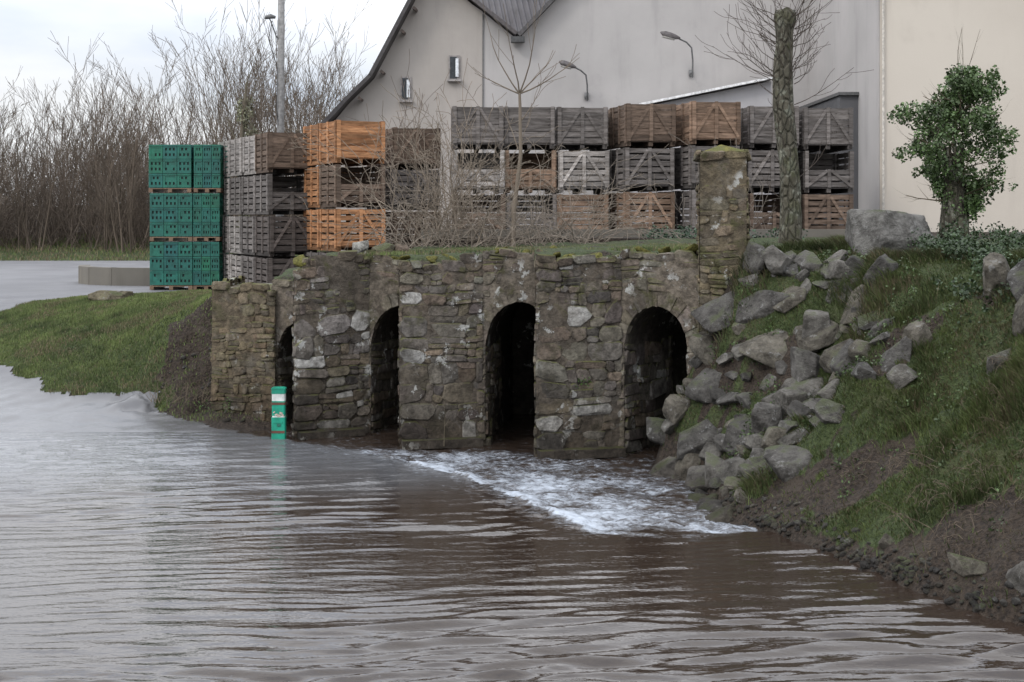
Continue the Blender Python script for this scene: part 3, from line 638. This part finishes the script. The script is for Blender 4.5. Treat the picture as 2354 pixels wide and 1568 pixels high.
# ------------------------------------------------------------------ mossy pollard tree
pt = empty('pollard_tree'); mb = MB(); q = np.random.RandomState(9)
n = 40; vs = []; fs = []; K = 28
for i in range(n):
    f = i/(n-1); z = 2.7+3.68*f; cxp = 4.29-.09*f+.035*math.sin(f*7); r = .165-.035*f+.03*math.exp(-f*14)+.045*float(sstep(.9, .97, f))
    for k in range(K):
        t = 6.2832*k/K; rr = r*(1+.35*(float(fbm(math.cos(t)*2+9, z*2.2+math.sin(t)*2, 3))-.5)+.14*(float(vnoise(k*.9, z*6, 5))-.5)); vs.append((cxp+rr*math.cos(t), 22+rr*math.sin(t), z+(.05*math.sin(t*3) if i == n-1 else 0)))
for i in range(n-1):
    for k in range(K): fs.append((i*K+k, i*K+(k+1) % K, (i+1)*K+(k+1) % K, (i+1)*K+k))
fs.append(tuple(range((n-1)*K, n*K))); mb.add(vs, fs, (.115, .105, .08)); mb.obj('trunk', BARK, pt, True)
S = []
for i in range(60):
    z = q.choice([q.uniform(5.3, 6.4), q.uniform(3.2, 6.3)], p=[.7, .3]); a = q.rand()*6.28
    grow(S, (4.25+.12*math.cos(a), 22+.12*math.sin(a), z), (math.cos(a)*1.0, math.sin(a)*.6, .45), q.uniform(.4, 1.2), .008, 1, q, 6, 1, .14, .10, .5, .6)
V, F = segs_mesh(S, 3, .0035); obj('twigs', mesh_np('twigs', V, F, np.tile([.075, .06, .05], (len(V), 1)), TWIG), pt)

# ------------------------------------------------------------------ ivy tree at right
ivt = empty('ivy_tree'); mb = MB(); q = np.random.RandomState(12)
bx, by = 6.28, 20.2
for i in range(7):
    a = i*.9; mb.tube([(bx+.1*math.cos(a), by+.1*math.sin(a), 2.55), (bx+.1*math.cos(a+.4), by+.1*math.sin(a+.4), 3.1), (bx+.08*math.cos(a+.8), by+.08*math.sin(a+.8), 3.6), (bx+.12*math.cos(a), by+.12*math.sin(a), 4.2)], [.14, .105, .085, .02], (.085, .078, .058), 8)
mb.obj('trunk', BARK, ivt, True)
S = []
for i in range(40):
    a = q.rand()*6.28; grow(S, (bx, by, q.uniform(3.4, 4.9)), (math.cos(a), math.sin(a), .3), q.uniform(.4, .75), .016, 1, q, 5, 2, .15, .05, .5, .6)
for dx in (-.35, .12, .3): grow(S, (bx+.1, by, 4.9), (dx*.5, 0, 1), 1.0, .008, 1, q, 6, 1, .05, .0, .3, .3)
V, F = segs_mesh(S); obj('branches', mesh_np('branches', V, F, np.tile([.09, .075, .05], (len(V), 1)), TWIG), ivt)
prof = [(3.25, .15), (3.5, .32), (3.8, .5), (4.1, .6), (4.4, .62), (4.7, .52), (4.9, .45), (5.1, .38), (5.25, .22)]
cs = []; rr = []
for i in range(300):
    z = q.uniform(3.3, 5.25); w = np.interp(z, [a for a, b in prof], [b for a, b in prof]); a = q.rand()*6.28; k = math.sqrt(q.uniform(.02, 1.0))
    off = .12*math.sin(z*4.0)+.06
    if math.sin(a*3+z*5) < -.55 and k > .6: continue
    cs.append((bx+off+w*k*math.cos(a), by+w*k*math.sin(a), z)); rr.append(q.uniform(.07, .17))
for (dx, dz, r) in ((-.78, 1.62, .12), (-.62, 1.72, .14), (.72, 1.35, .14), (.68, 1.1, .12), (.62, 2.1, .12), (.5, 2.2, .1), (-.55, 1.15, .12), (-.25, .85, .1), (-.45, .9, .08), (.25, .35, .1), (.75,.6,.07), (-.7,1.1,.09)):
    for j in range(3): cs.append((bx+dx+q.normal()*.06, by+q.normal()*.15, 3.0+dz+q.normal()*.05)); rr.append(r)
V, F, C = clumps(cs, rr, 170, (.058, .095, .032), (.014, .034)); obj('foliage', mesh_np('foliage', V, F, C, LEAF), ivt)

def ground_ivy(name, pts, per=90, base=(.03, .052, .02), size=(.012, .03)):
    V, F, C = clumps([p[:3] for p in pts], [p[3] for p in pts], per, base, size); obj(name, mesh_np(name, V, F, C, LEAF))
pts = []
for i in range(190):
    x, y = q.uniform(5.0, 7.8), q.uniform(16.8, 18.4); pts.append((x, y, h1(x, y)+q.uniform(0, .30), q.uniform(.07, .16)))
for i in range(110):
    x, y = q.uniform(4.9, 6.4), q.uniform(15.2, 16.9); pts.append((x, y, h1(x, y)+q.uniform(0, .12), q.uniform(.06, .12)))
for i in range(60):
    x, y = q.uniform(5.9, 7.6), q.uniform(19, 21); pts.append((x, y, 2.7+q.uniform(0, .4), q.uniform(.07, .15)))
ground_ivy('ivy_hedge', pts)
pts = []
for i in range(240):
    x, y = q.uniform(2.5, 4.8), q.uniform(15.2, 18.2)
    if fbm(x*1.4, y*1.4, 71) > .46: pts.append((x, y, h1(x, y)+.05, q.uniform(.05, .13)))
for i in range(280):
    x, y = q.uniform(3.2, 6), q.uniform(12.0, 16)
    if x > xat(WL, y)+.4 and fbm(x*1.2, y*1.2, 72) > .47: pts.append((x, y, h1(x, y)+.02, q.uniform(.04, .10)))
ground_ivy('bank_weeds', pts, 90, (.045, .072, .022), (.01, .022))
pts = [(q.uniform(2.2, 3.3), 24.2+q.uniform(-.1, .3), 2.85+q.uniform(-.05, .15), q.uniform(.06, .12)) for _ in range(40)]+[(q.uniform(3.4, 4.8), 23.2+q.uniform(-.1, .4), 2.83+q.uniform(-.05, .12), q.uniform(.06, .12)) for _ in range(30)]
ground_ivy('low_ivy_shrub', pts, 80, (.035, .065, .035), (.014, .03))
ground_ivy('wall_plant', [(.95+q.normal()*.05, 19.31, .98+q.normal()*.04, .05) for _ in range(5)]+[(-4.6+q.normal()*.2, 22.2, .3+q.normal()*.1, .08) for _ in range(5)], 90, (.05, .10, .02), (.01, .02))
nb = NB(); mo = []
for (a, b, z, n_) in (('N1', 'A2', 2.54, 8), ('A2', 'R2', 2.56, 4), ('N2', 'A3', 2.6, 6), ('A3', 'R3', 2.68, 4), ('N3', 'A4', 2.66, 6), ('A4', 'E', 2.74, 5)):
    for i in range(n_):
        t = R.random(); x = P[a][0]+(P[b][0]-P[a][0])*t; y = P[a][1]+(P[b][1]-P[a][1])*t+R.uniform(.05, .35)
        s = R.uniform(.04, .10); V, F = rock((x, y, z+R.uniform(-.02, .03)), (s*1.5, s, s*.45), None, 900+len(mo), hi=False, rnd_=.25); mo.append(1); k = R.uniform(.6, 1.1); nb.add(V, F, (.095*k, .09*k, .028*k))
nb.obj('moss_cushions', m_attr('moss', .95, .1, 40, var=(.4, 1.4)), bridge, True)

# ------------------------------------------------------------------ bare bushes on the deck
def bush(name, spots, col, seed, kw, rmin=.0):
    q = np.random.RandomState(seed); S = []
    for (x, y, z, h, sp, r, lev) in spots:
        a = q.rand()*6.28; grow(S, (x, y, z), (math.cos(a)*sp+q.normal()*.1, math.sin(a)*sp*.5, 1), h, r, lev, q, **kw)
    V, F = segs_mesh(S, 4, rmin); C = np.repeat(np.array(col)*rs.uniform(.7, 1.3, (len(S), 1)), 8, 0); obj(name, mesh_np(name, V, F, C, TWIG))
q = np.random.RandomState(21)
bush('bare_bush', [(q.normal(-1.3, .35), q.uniform(23, 24.6), 2.6, q.uniform(.9, 2.8), .45, .012, 2) for _ in range(38)], (.20, .165, .13), 1, dict(steps=7, kids=1, wig=.15, up=-.0, ratio=.5, spread=.7), .0038)
bush('bramble_thicket', [(q.uniform(-1.9, 1.5), q.uniform(22.6, 24.4), 2.65, q.uniform(.7, 2.2), 1.0, .008, 1) for _ in range(140)], (.19, .16, .13), 2, dict(steps=8, kids=1, wig=.2, up=-.09, ratio=.5, spread=.8), .0036)
S = []; q = np.random.RandomState(33)
pp = [(.02, 23, 2.65), (.03, 23, 3.3), (.14, 23, 4.2), (.13, 23, 5.0), (.12, 23, 5.25)]
for a, b, r0, r1 in zip(pp[:-1], pp[1:], (.045, .04, .032, .026), (.04, .032, .026, .022)): S.append((*a, *b, r0, r1))
for dx, dz, L in ((-.6, .7, 1.3), (.35, 1.0, 1.6), (-.1, 1, 1.2), (1, .25, 1.1), (-.9, .3, .8), (.8, .7, 1.0)):
    grow(S, (.12, 23, 5.2), (dx, q.normal()*.3, dz), L, .014, 1, q, 6, 1, .08, .06, .5, .5)
for z in (3.4, 3.9, 4.3, 4.7): grow(S, (.1, 23, z), (q.normal(), 0, .5), .9, .01, 1, q, 6, 1, .12, .05, .5, .5)
V, F = segs_mesh(S, 5, .004); obj('bare_sapling', mesh_np('bare_sapling', V, F, np.tile([.17, .14, .11], (len(V), 1)), TWIG))
bush('bare_bush', [(q.normal(3.9, .5), 25+q.rand(), 2.8, q.uniform(.8, 2.0), .7, .007, 1) for _ in range(14)], (.14, .12, .1), 5, dict(steps=7, kids=1, wig=.15, up=.0, ratio=.5, spread=.7), .004)
bush('bare_bush', [(q.normal(-3.6, .4), 41+q.rand(), 4.2, q.uniform(1.5, 4.0), .9, .012, 1) for _ in range(16)], (.16, .13, .11), 7, dict(steps=7, kids=1, wig=.12, up=.0, ratio=.5, spread=.6), .006)
bush('dry_weeds', [(q.uniform(-5.8, -4.8), q.uniform(22.6, 23.5), .25, q.uniform(.12, .45), .7, .004, 1) for _ in range(150)], (.16, .13, .095), 6, dict(steps=4, kids=2, wig=.2, up=-.02, ratio=.5, spread=.8))
bush('dead_stalk', [(-.95, 19.9, 0.0, .75, .15, .006, 1)], (.14, .12, .085), 8, dict(steps=5, kids=1, wig=.08, up=.05, ratio=.3, spread=.5))
bush('bank_roots', [(x_, y_, h1(x_, y_)+.02, q.uniform(.12, .35), 1.2, .004, 1) for x_, y_ in [(q.uniform(3.5, 5.6), q.uniform(11.5, 14.2)) for _ in range(160)] if x_ > xat(WL, y_)+.15], (.12, .095, .07), 9, dict(steps=5, kids=2, wig=.3, up=-.15, ratio=.5, spread=.9), .0015)

# ------------------------------------------------------------------ wooden crates
GREY = (.135, .122, .115); LIGHT = (.27, .25, .235); BROWN = (.125, .09, .068); ORG = (.33, .165, .08); TAN = (.20, .135, .095); DARK = (.085, .072, .066)
def crate(x, y, z, rot, base, kind=0, w=1.06, d=1.18, h=.90):
    mb = MB(); M = Matrix.Translation((x, y, z)) @ Matrix.Rotation(rot, 4, 'Z')
    def c(k=1): f = R.uniform(.68, 1.3)*k; return [base[i]*f for i in range(3)]
    z0 = .11; n = 6; sh = (h-z0)/n; p = .075
    for px in (p/2, w-p/2):
        for py in (p/2+.02, d-p/2-.02): mb.box((px, py, h/2+.0), (p, p, h), c(.9), M)
    for px in (.05, w/2, w-.05): mb.box((px, d/2, .045), (.09, d-.04, .085), c(.7), M)
    mb.box((w/2, d/2, .10), (w-.03, d-.05, .022), c(.6), M)
    for i in range(n):
        zc = z0+sh*(i+.5)+R.uniform(-.006, .006); s = sh*R.uniform(.70, .84)
        if not (kind == 1 and i >= 3): mb.box((w/2, .008, zc), (w-.005, .018, s), c(), M, ry=R.uniform(-.01, .01))
        mb.box((w/2, d-.008, zc), (w-.005, .018, s), c(), M)
        for px in (.004, w-.004): mb.box((px, d/2, zc), (.018, d-.05, s), c(), M)
    for px in (-.016, w+.016):
        for py in (.07, d/2, d-.07): mb.box((px, py, h/2+.03), (.022, .09, h-.07), c(1.1), M)
    yb = -.014; hh = h-z0
    if kind == 0:
        mb.box((w/2, yb, z0+hh/2), (.075, .022, hh), c(1.15), M)
        a = math.atan2(hh*.92, w/2-.06)
        for sg in (-1, 1): mb.box((w/2+sg*(w/4), yb-.003-.002*sg, z0+hh/2), (math.hypot(hh*.88, w/2-.08), .018, .06), c(1.3), M, ry=sg*a)
    elif kind == 1:
        a = math.atan2(hh*.45, w/2-.06)
        mb.box((w/2, yb, z0+hh*.25), (.075, .022, hh*.5), c(1.1), M)
        for sg in (-1, 1): mb.box((w/2+sg*(w/4), yb-.003-.002*sg, z0+hh*.25), (math.hypot(hh*.42, w/2-.08), .018, .06), c(1.2), M, ry=sg*a)
    for px in (p/2, w-p/2): mb.box((px, yb-.002, z0+hh/2), (.08, .022, hh), c(1.05), M)
    mb.obj('wooden_crate', WOOD)
PH = .934
r = math.radians(24.8); ca, sa = math.cos(r), math.sin(r)
for k in range(4):
    for tier in range(4):
        ox, oy = -5.37-1.22*k*sa, 31.5+1.22*k*ca
        base = (LIGHT if R.random() < .75 else GREY) if k else [DARK, DARK, GREY, BROWN][tier]  # crates showing their left side get paler wood: side light painted in
        crate(ox+R.uniform(-.02, .02), oy, 1.40+tier*PH, r+R.uniform(-.012, .012), base, [0, 0, 1, 0][tier] if k == 0 else 2)
for tier, (b, kd) in enumerate(((GREY, 0), (ORG, 0), (BROWN, 1), (ORG, 2))):
    for k in range(2): crate(-3.68-1.22*k*sa, 29.9+1.22*k*ca, 1.55+tier*PH, r+R.uniform(-.01, .01), b if tier != 2 or k == 0 else ORG, kd if k == 0 else 2)
def stack(x, D, rot, z0, kinds, w=1.06):
    for t, (b, kd) in enumerate(kinds):
        for k in range(2): crate(x-1.22*k*math.sin(rot)+R.uniform(-.03, .03), D+1.22*k*math.cos(rot)+R.uniform(-.04, .04), z0+t*PH, rot+R.uniform(-.03, .03), b, kd if k == 0 else 2, w=w)
stack(-2.62, 31.5, .35, 1.5, ((GREY, 0), (BROWN, 0), (GREY, 0), (BROWN, 0)))
for args in ((-1.23, 30.2, .05, 2.80, ((BROWN, 1), (LIGHT, 1), (GREY, 0))), (-.13, 30.4, .04, 2.80, ((GREY, 1), (TAN, 1), (GREY, 2))), (.99, 30.4, .06, 2.80, ((TAN, 2), (LIGHT, 0), (GREY, 0))),
             (2.41, 30.0, .20, 2.84, ((TAN, 0), (GREY, 0), (BROWN, 0))), (3.78, 29.9, .2, 2.88, ((GREY, 0), (GREY, 0), (TAN, 0))),
             (5.07, 30.4, .1, 2.82, ((BROWN, 1), (GREY, 0), (GREY, 0))), (6.30, 30.6, .05, 2.80, ((BROWN, 0), (GREY, 1), (GREY, 0)))): stack(*args)

# ------------------------------------------------------------------ green plastic crates
def green_load(x0, y0, z0, w, d, h):
    mb = MB(); g = lambda: [a*R.uniform(.85, 1.15) for a in (.008, .105, .076)]
    nx = 3; nz = 3; chh = (h-.12)/nz
    for px in (0.05, w/2, w-.05): mb.box((x0+px, y0+d/2, z0+.04), (.1, d, .075), (.16, .10, .06))
    for k in range(6): mb.box((x0+w/2, y0+.06+k*(d-.12)/5, z0+.09), (w, .1, .02), (.2, .13, .08))
    b = z0+.11
    mb.box((x0+w/2, y0+d/2, b+(h-.12)/2), (w-.10, d-.10, h-.15), (.006, .02, .016))  # near-black filler box added; shade behind the holes painted as colour
    def panel(o, ax):
        for i in range(nx):
            for j in range(nz):
                col = g(); s0 = i*(w/nx if ax == 0 else d/nx); L = (w/nx if ax == 0 else d/nx)
                cols_, rows = 7, 5; holes = {(1, 1), (3, 1), (5, 1), (1, 3), (5, 3), (3, 3)} if (i+j) % 2 else {(1, 1), (2, 3), (4, 3), (5, 1), (3, 1)}
                for a in range(cols_):
                    for q_ in range(rows):
                        if (a, q_) in holes and R.random() < .75: continue
                        cx_ = s0+.006+(L-.012)*(a+.5)/cols_; cz_ = b+j*chh+.006+(chh-.012)*(q_+.5)/rows
                        rec = .012 if 0 < q_ < rows-1 and 0 < a < cols_-1 else 0
                        sz = ((L-.012)/cols_+.0006, .02, (chh-.012)/rows+.0006)
                        if ax == 0: mb.box((x0+cx_, y0+.012+rec, cz_), sz, col)
                        else: mb.box((o+(-rec if o > x0+w/2 else rec), y0+cx_, cz_), (.02, sz[0], sz[2]), col)
                if ax == 0: mb.box((x0+s0+L/2, y0-.002, b+(j+1)*chh-.025), (L-.012, .02, .03), col)
    panel(0, 0); panel(x0+w-.012, 1); panel(x0+.012, 1)
    mb.box((x0+w/2, y0+d/2, b+h-.125), (w-.01, d-.01, .02), g())
    mb.obj('green_plastic_crate_load', PLAST)
for t in range(3):
    green_load(-8.93+R.uniform(-.02, .02), 35, 1.42+t*1.2, 1.05, 1.2, 1.18); green_load(-7.86+R.uniform(-.01, .02), 35.03, 1.42+t*1.2, .66, 1.2, 1.18)

# ------------------------------------------------------------------ concrete walls
mb = MB(); pts = [(-11.9, 39.6), (-11.6, 38.6), (-11.15, 37.9), (-10.5, 37.5), (-9.3, 37.2)]
for a, b in zip(pts[:-1], pts[1:]):
    d = Vector((b[0]-a[0], b[1]-a[1], 0)); mb.box(((a[0]+b[0])/2, (a[1]+b[1])/2, 1.62), (d.length+.12, .3, .52), (1, 1, 1), rz=math.atan2(d.y, d.x))
mb.obj('concrete_kerb_wall', CONC)
mb = MB(); mb.box((2.2, 25.2, 2.84), (7.6, .25, .3), (1, 1, 1)); mb.obj('low_concrete_wall', CONC)

# ------------------------------------------------------------------ buildings
def poly(name, pts, y, mat, parent, depth=None):
    me = bpy.data.meshes.new(name); n = len(pts)
    v = [(x, y, z) for x, z in pts]; f = [tuple(range(n))]
    if depth: v += [(x, y+depth, z) for x, z in pts]; f += [tuple(range(n, 2*n))[::-1]]+[((i+1) % n, i, n+i, n+(i+1) % n) for i in range(n)]
    me.from_pydata(v, [], f); me.materials.append(mat); me.update()
    bm = bmesh.new(); bm.from_mesh(me); bmesh.ops.recalc_face_normals(bm, faces=bm.faces); bmesh.ops.triangulate(bm, faces=[f for f in bm.faces if len(f.verts) > 4]); bm.to_mesh(me); bm.free()
    return obj(name, me, parent)
wh = empty('gabled_warehouse')
roofL = [(-5.9, 5.45), (-5.16, 6.18), (-4.84, 6.54), (-4.07, 7.3), (-3.56, 8.27), (-2.85, 9.62), (-2.38, 10.5)]
poly('beige_gable_wall', [(-5.2, 1.2)]+[(-5.2, 6.1)]+roofL[2:]+[(-1.18, 9.5), (-.86, 9.28), (-.86, 1.2)], 42.0, WALLB, wh, 14)
poly('grey_gable_wall', [(-.855, 1.2), (-.855, 9.27), (.17, 8.45), (6.7, 15.3), (13, 9), (13, 1.2)], 42.02, WALLG, wh, 14)
mb = MB(); mb.box((-.857, 41.985, 5.2), (.03, .02, 8), (.1, .1, .1)); mb.obj('wall_joint', PAINT, wh)
mb = MB()
def slope(mb, pts, y0, y1, th, c):
    for a, b in zip(pts[:-1], pts[1:]):
        d = Vector((b[0]-a[0], 0, b[1]-a[1])).normalized(); n = Vector((-d.z, 0, d.x)); n = n if n.z > 0 else -n; vs = []
        for y in (y0, y1):
            for p, o in ((a, .01), (b, .01), (b, th), (a, th)): vs.append(Vector((p[0], y, p[1]))+n*o)
        mb.add(vs, [(0, 1, 2, 3), (7, 6, 5, 4), (0, 4, 5, 1), (1, 5, 6, 2), (2, 6, 7, 3), (3, 7, 4, 0)], c)
slope(mb, roofL, 41.3, 56, .12, (.05, .045, .045)); slope(mb, [(-2.38, 10.5), (.10, 8.54)], 41.6, 44, .12, (.08, .07, .07)); slope(mb, [(.24, 8.50), (6.7, 15.3), (13, 9)], 41.6, 56, .12, (.07, .065, .065))
for x, z in ((-4.5, 6.72), (-3.85, 7.5), (-3.25, 8.68), (-2.9, 9.35)): mb.box((x+.06, 41.7, z-.05), (.08, .5, .12), (.07, .05, .04), ry=-.9)
mb.box((.17, 41.75, 8.42), (.4, .35, .16), (.06, .06, .06)); mb.obj('roof_edges', PAINT, wh)
nx = 160; vs = []; fs = []
for i in range(nx+1):
    x = -1.9+4.4*i/nx; o = .05*math.sin(i/nx*4.4/.18*2*math.pi)
    vs += [(x+.0, 42.6, 8.0+o), (x+.0-1.0, 50, 13.5+o)]
for i in range(nx): fs.append((2*i, 2*i+2, 2*i+3, 2*i+1))
mb = MB(); mb.add(vs, fs, (.3, .3, .3)); mb.obj('corrugated_roof', ROOFM, wh)
for (x, z, w, h) in ((-1.70, 7.62, .26, .64), (-3.13, 7.0, .24, .62)):
    mb = MB(); mb.box((x, 41.975, z), (w+.08, .05, h+.08), (.25, .23, .22)); mb.box((x-.03, 41.96, z), (w-.06, .05, h), (.03, .035, .04)); mb.box((x+w/2-.05, 41.93, z), (.09, .05, h-.1), (.6, .62, .64)); mb.box((x, 41.9, z-h/2-.06), (w+.16, .14, .06), (.28, .26, .25)); mb.obj('small_window', PAINT, wh)
for x0, z0 in ((5.28, 7.3), (2.2, 6.63)):
    s = 1 if x0 > 4 else .85; mb = MB()
    mb.tube([(x0, 41.95, z0+.15), (x0, 41.6, z0), (x0, 41.55, z0+.5*s), (x0-.04, 41.5, z0+.85*s), (x0-.2, 41.4, z0+1.0*s), (x0-.45*s, 41.3, z0+1.1*s)], .024, (.1, .1, .1), 8)
    hx, hz = x0-.70*s, z0+1.17*s
    pts = [(hx+.3*s, 41.28, hz-.07), (hx+.15*s, 41.26, hz-.03), (hx, 41.24, hz), (hx-.16*s, 41.22, hz+.05), (hx-.28*s, 41.2, hz+.10)]
    mb.tube(pts, [.03, .075, .10, .09, .02], (.10, .09, .09), 10); mb.box((hx-.04, 41.22, hz-.075), (.36*s, .12, .04), (.25, .24, .22), ry=.25)
    mb.box((x0, 41.97, z0+.15), (.12, .05, .2), (.15, .15, .15)); mb.obj('wall_street_lamp', PAINT, None, True)
sh = empty('lean_to_shed')
poly('shed_wall', [(3.5, 1.4), (3.5, 6.1), (6.75, 6.75), (6.75, 1.4)], 37, m_render('pale_render', (.46, .45, .46), (.4, .39, .40)), sh, 4.5)
mb = MB(); slope(mb, [(3.3, 6.08), (6.8, 6.79)], 36.7, 41.6, .07, (.7, .7, .7)); mb.obj('shed_roof', PAINT, sh)
an = empty('metal_annex'); poly('annex_walls', [(8.3, 1.4), (8.3, 6.28), (9.6, 6.28), (9.6, 1.4)], 36, WALLD, an, 5.9)
mb = MB(); mb.box((8.95, 38.9, 6.33), (1.4, 6.0, .08), (.1, .1, .1)); mb.obj('annex_roof', PAINT, an)
cb = empty('cream_building'); poly('cream_walls', [(8.80, 1.4), (8.80, 11.5), (24, 11.5), (24, 1.4)], 34, WALLC, cb, 14)
poly('grey_side_wall', [(8.765, 1.4), (8.765, 11.5), (8.795, 11.5), (8.795, 1.4)], 34.02, WALLG, cb, 13.9)
mb = MB(); mb.box((16.4, 41, 11.56), (15.6, 14.6, .12), (.2, .2, .2)); mb.tube([(8.86, 33.94, 2.7), (8.86, 33.94, 11.4)], .03, (.5, .47, .42), 8); mb.obj('roof_and_downpipe', PAINT, cb)

# ------------------------------------------------------------------ utility pole
up = MB(); up.tube([(-6.55, 40, 1.3), (-6.5, 40, 7), (-6.47, 40, 13)], [.12, .10, .085], (.22, .215, .21), 12)
up.tube([(-6.5, 40, 8.1), (-6.62, 39.9, 8.3), (-6.75, 39.8, 8.7), (-6.8, 39.8, 8.78)], .02, (.1, .1, .1), 6)
up.tube([(-6.5, 39.95, 5.2), (-6.6, 39.9, 6.2), (-6.58, 39.88, 7.4), (-6.82, 39.85, 8.2), (-6.72, 39.85, 8.7)], .014, (.04, .04, .04), 6)
up.tube([(-6.62, 39.8, 8.8), (-6.75, 39.8, 8.83), (-6.88, 39.8, 8.80), (-6.92, 39.8, 8.76)], [.04, .07, .06, .02], (.12, .12, .12), 8)
up.obj('utility_pole', PAINT, None, True)

# ------------------------------------------------------------------ flood marker post
fp = empty('flood_marker_post'); mb = MB(); X0, Y0 = -3.38, 20.62; G = (.008, .26, .17); W = (.62, .64, .62); RU = (.11, .045, .03)
def rbox(mb, z0, z1, w, d, c, r=.02):
    vs = []; ring = []
    for sx, sy, a0 in ((1, 1, 0), (-1, 1, 90), (-1, -1, 180), (1, -1, 270)):
        for k in range(4):
            a = math.radians(a0+k*30); ring.append((sx*(w/2-r)+r*math.cos(a), sy*(d/2-r)+r*math.sin(a)))
    n = len(ring)
    for z in (z0, z1): vs += [(X0+a, Y0+b, z) for a, b in ring]
    mb.add(vs, [(i, (i+1) % n, n+(i+1) % n, n+i) for i in range(n)]+[tuple(range(n, 2*n)), tuple(range(n))[::-1]], c)
rbox(mb, -.3, .31, .20, .13, G); rbox(mb, .30, .33, .18, .12, W); rbox(mb, .33, .49, .19, .12, G); rbox(mb, .49, .525, .20, .13, RU); rbox(mb, .525, .545, .19, .12, G); rbox(mb, .545, .65, .19, .12, W)
rbox(mb, .65, .715, .20, .13, G)
for i in range(6):
    z = .715+.03*math.sin(i/6*1.57); z2 = .715+.03*math.sin((i+1)/6*1.57); rbox(mb, z-.0005, z2, .20*math.cos(i/6*1.3)+.01, .13*math.cos(i/6*1.3)+.01, G, .004)
mb.box((X0, Y0-.066, .10), (.19, .012, .035), RU); mb.box((X0+.01, Y0-.07, .20), (.05, .02, .03), (.02, .12, .09)); mb.box((X0-.01, Y0-.068, .24), (.14, .008, .03), G)
for a, b, s in ((-.03, .35, .04), (.04, .37, .045), (.01, .335, .05), (-.06, .385, .03), (.06,.345,.04)): mb.box((X0+a, Y0-.061, b), (s, .006, s*.6), (.55, .42, .36), ry=a*8)
mb.obj('post_body', PLAST, fp)

# ------------------------------------------------------------------ world, sun, camera
w = bpy.data.worlds.new('World'); scene.world = w; w.use_nodes = True; nt = w.node_tree; bg = nt.nodes['Background']
sky = nt.nodes.new('ShaderNodeTexSky'); sky.sky_type = 'NISHITA'; sky.sun_disc = False; EL, AZ = math.radians(38), math.radians(-134)
sky.sun_elevation = EL; sky.sun_rotation = AZ
def wmix(f, a, b, mode='MIX'):
    n = nt.nodes.new('ShaderNodeMix'); n.data_type = 'RGBA'; n.blend_type = mode
    for inp, v in ((n.inputs[0], f), (n.inputs[6], a), (n.inputs[7], b)):
        if hasattr(v, 'node'): nt.links.new(v, inp)
        else: inp.default_value = v
    return n.outputs[2]
tc = nt.nodes.new('ShaderNodeTexCoord'); mp = nt.nodes.new('ShaderNodeMapping'); mp.inputs['Scale'].default_value = (1, 1, 3.2); nt.links.new(tc.outputs['Generated'], mp.inputs[0])
nz = nt.nodes.new('ShaderNodeTexNoise'); nz.inputs['Scale'].default_value = 3.2; nz.inputs['Detail'].default_value = 6; nt.links.new(mp.outputs[0], nz.inputs['Vector'])
rp = nt.nodes.new('ShaderNodeValToRGB'); rp.color_ramp.elements[0].position = .34; rp.color_ramp.elements[0].color = (.72, .78, .89, 1); rp.color_ramp.elements[1].position = .54; rp.color_ramp.elements[1].color = (1.02, 1.03, 1.06, 1); nt.links.new(nz.outputs[0], rp.inputs[0])
sx = nt.nodes.new('ShaderNodeSeparateXYZ'); nt.links.new(tc.outputs['Generated'], sx.inputs[0])
mr = nt.nodes.new('ShaderNodeMapRange'); nt.links.new(sx.outputs[2], mr.inputs[0])
for i, v in enumerate((0.08, .42, .98, 2.4)): mr.inputs[i+1].default_value = v
cloud = wmix(1, rp.outputs[0], mr.outputs[0], 'MULTIPLY')
nish = wmix(1, sky.outputs[0], (.12, .12, .12, 1), 'MULTIPLY')
nt.links.new(wmix(.88, nish, cloud), bg.inputs[0]); bg.inputs[1].default_value = 1.0
sd = bpy.data.lights.new('sun', 'SUN'); sd.energy = 1.1; sd.angle = math.radians(14); sd.color = (1, .96, .9); so = obj('sun', sd)
so.rotation_euler = (Vector((-math.cos(EL)*.72, -math.cos(EL)*.69, math.sin(EL)))).to_track_quat('Z', 'Y').to_euler()
cd = bpy.data.cameras.new('camera'); cd.lens = 50; cd.sensor_width = 36; cd.shift_y = -284/2354; cd.clip_end = 3000; cam = obj('camera', cd)
cam.location = (0, 0, 3.2); cam.rotation_euler = (math.pi/2, 0, 0); scene.camera = cam
scene.view_settings.view_transform = 'Standard'; scene.view_settings.look = 'None'; scene.view_settings.exposure = 0
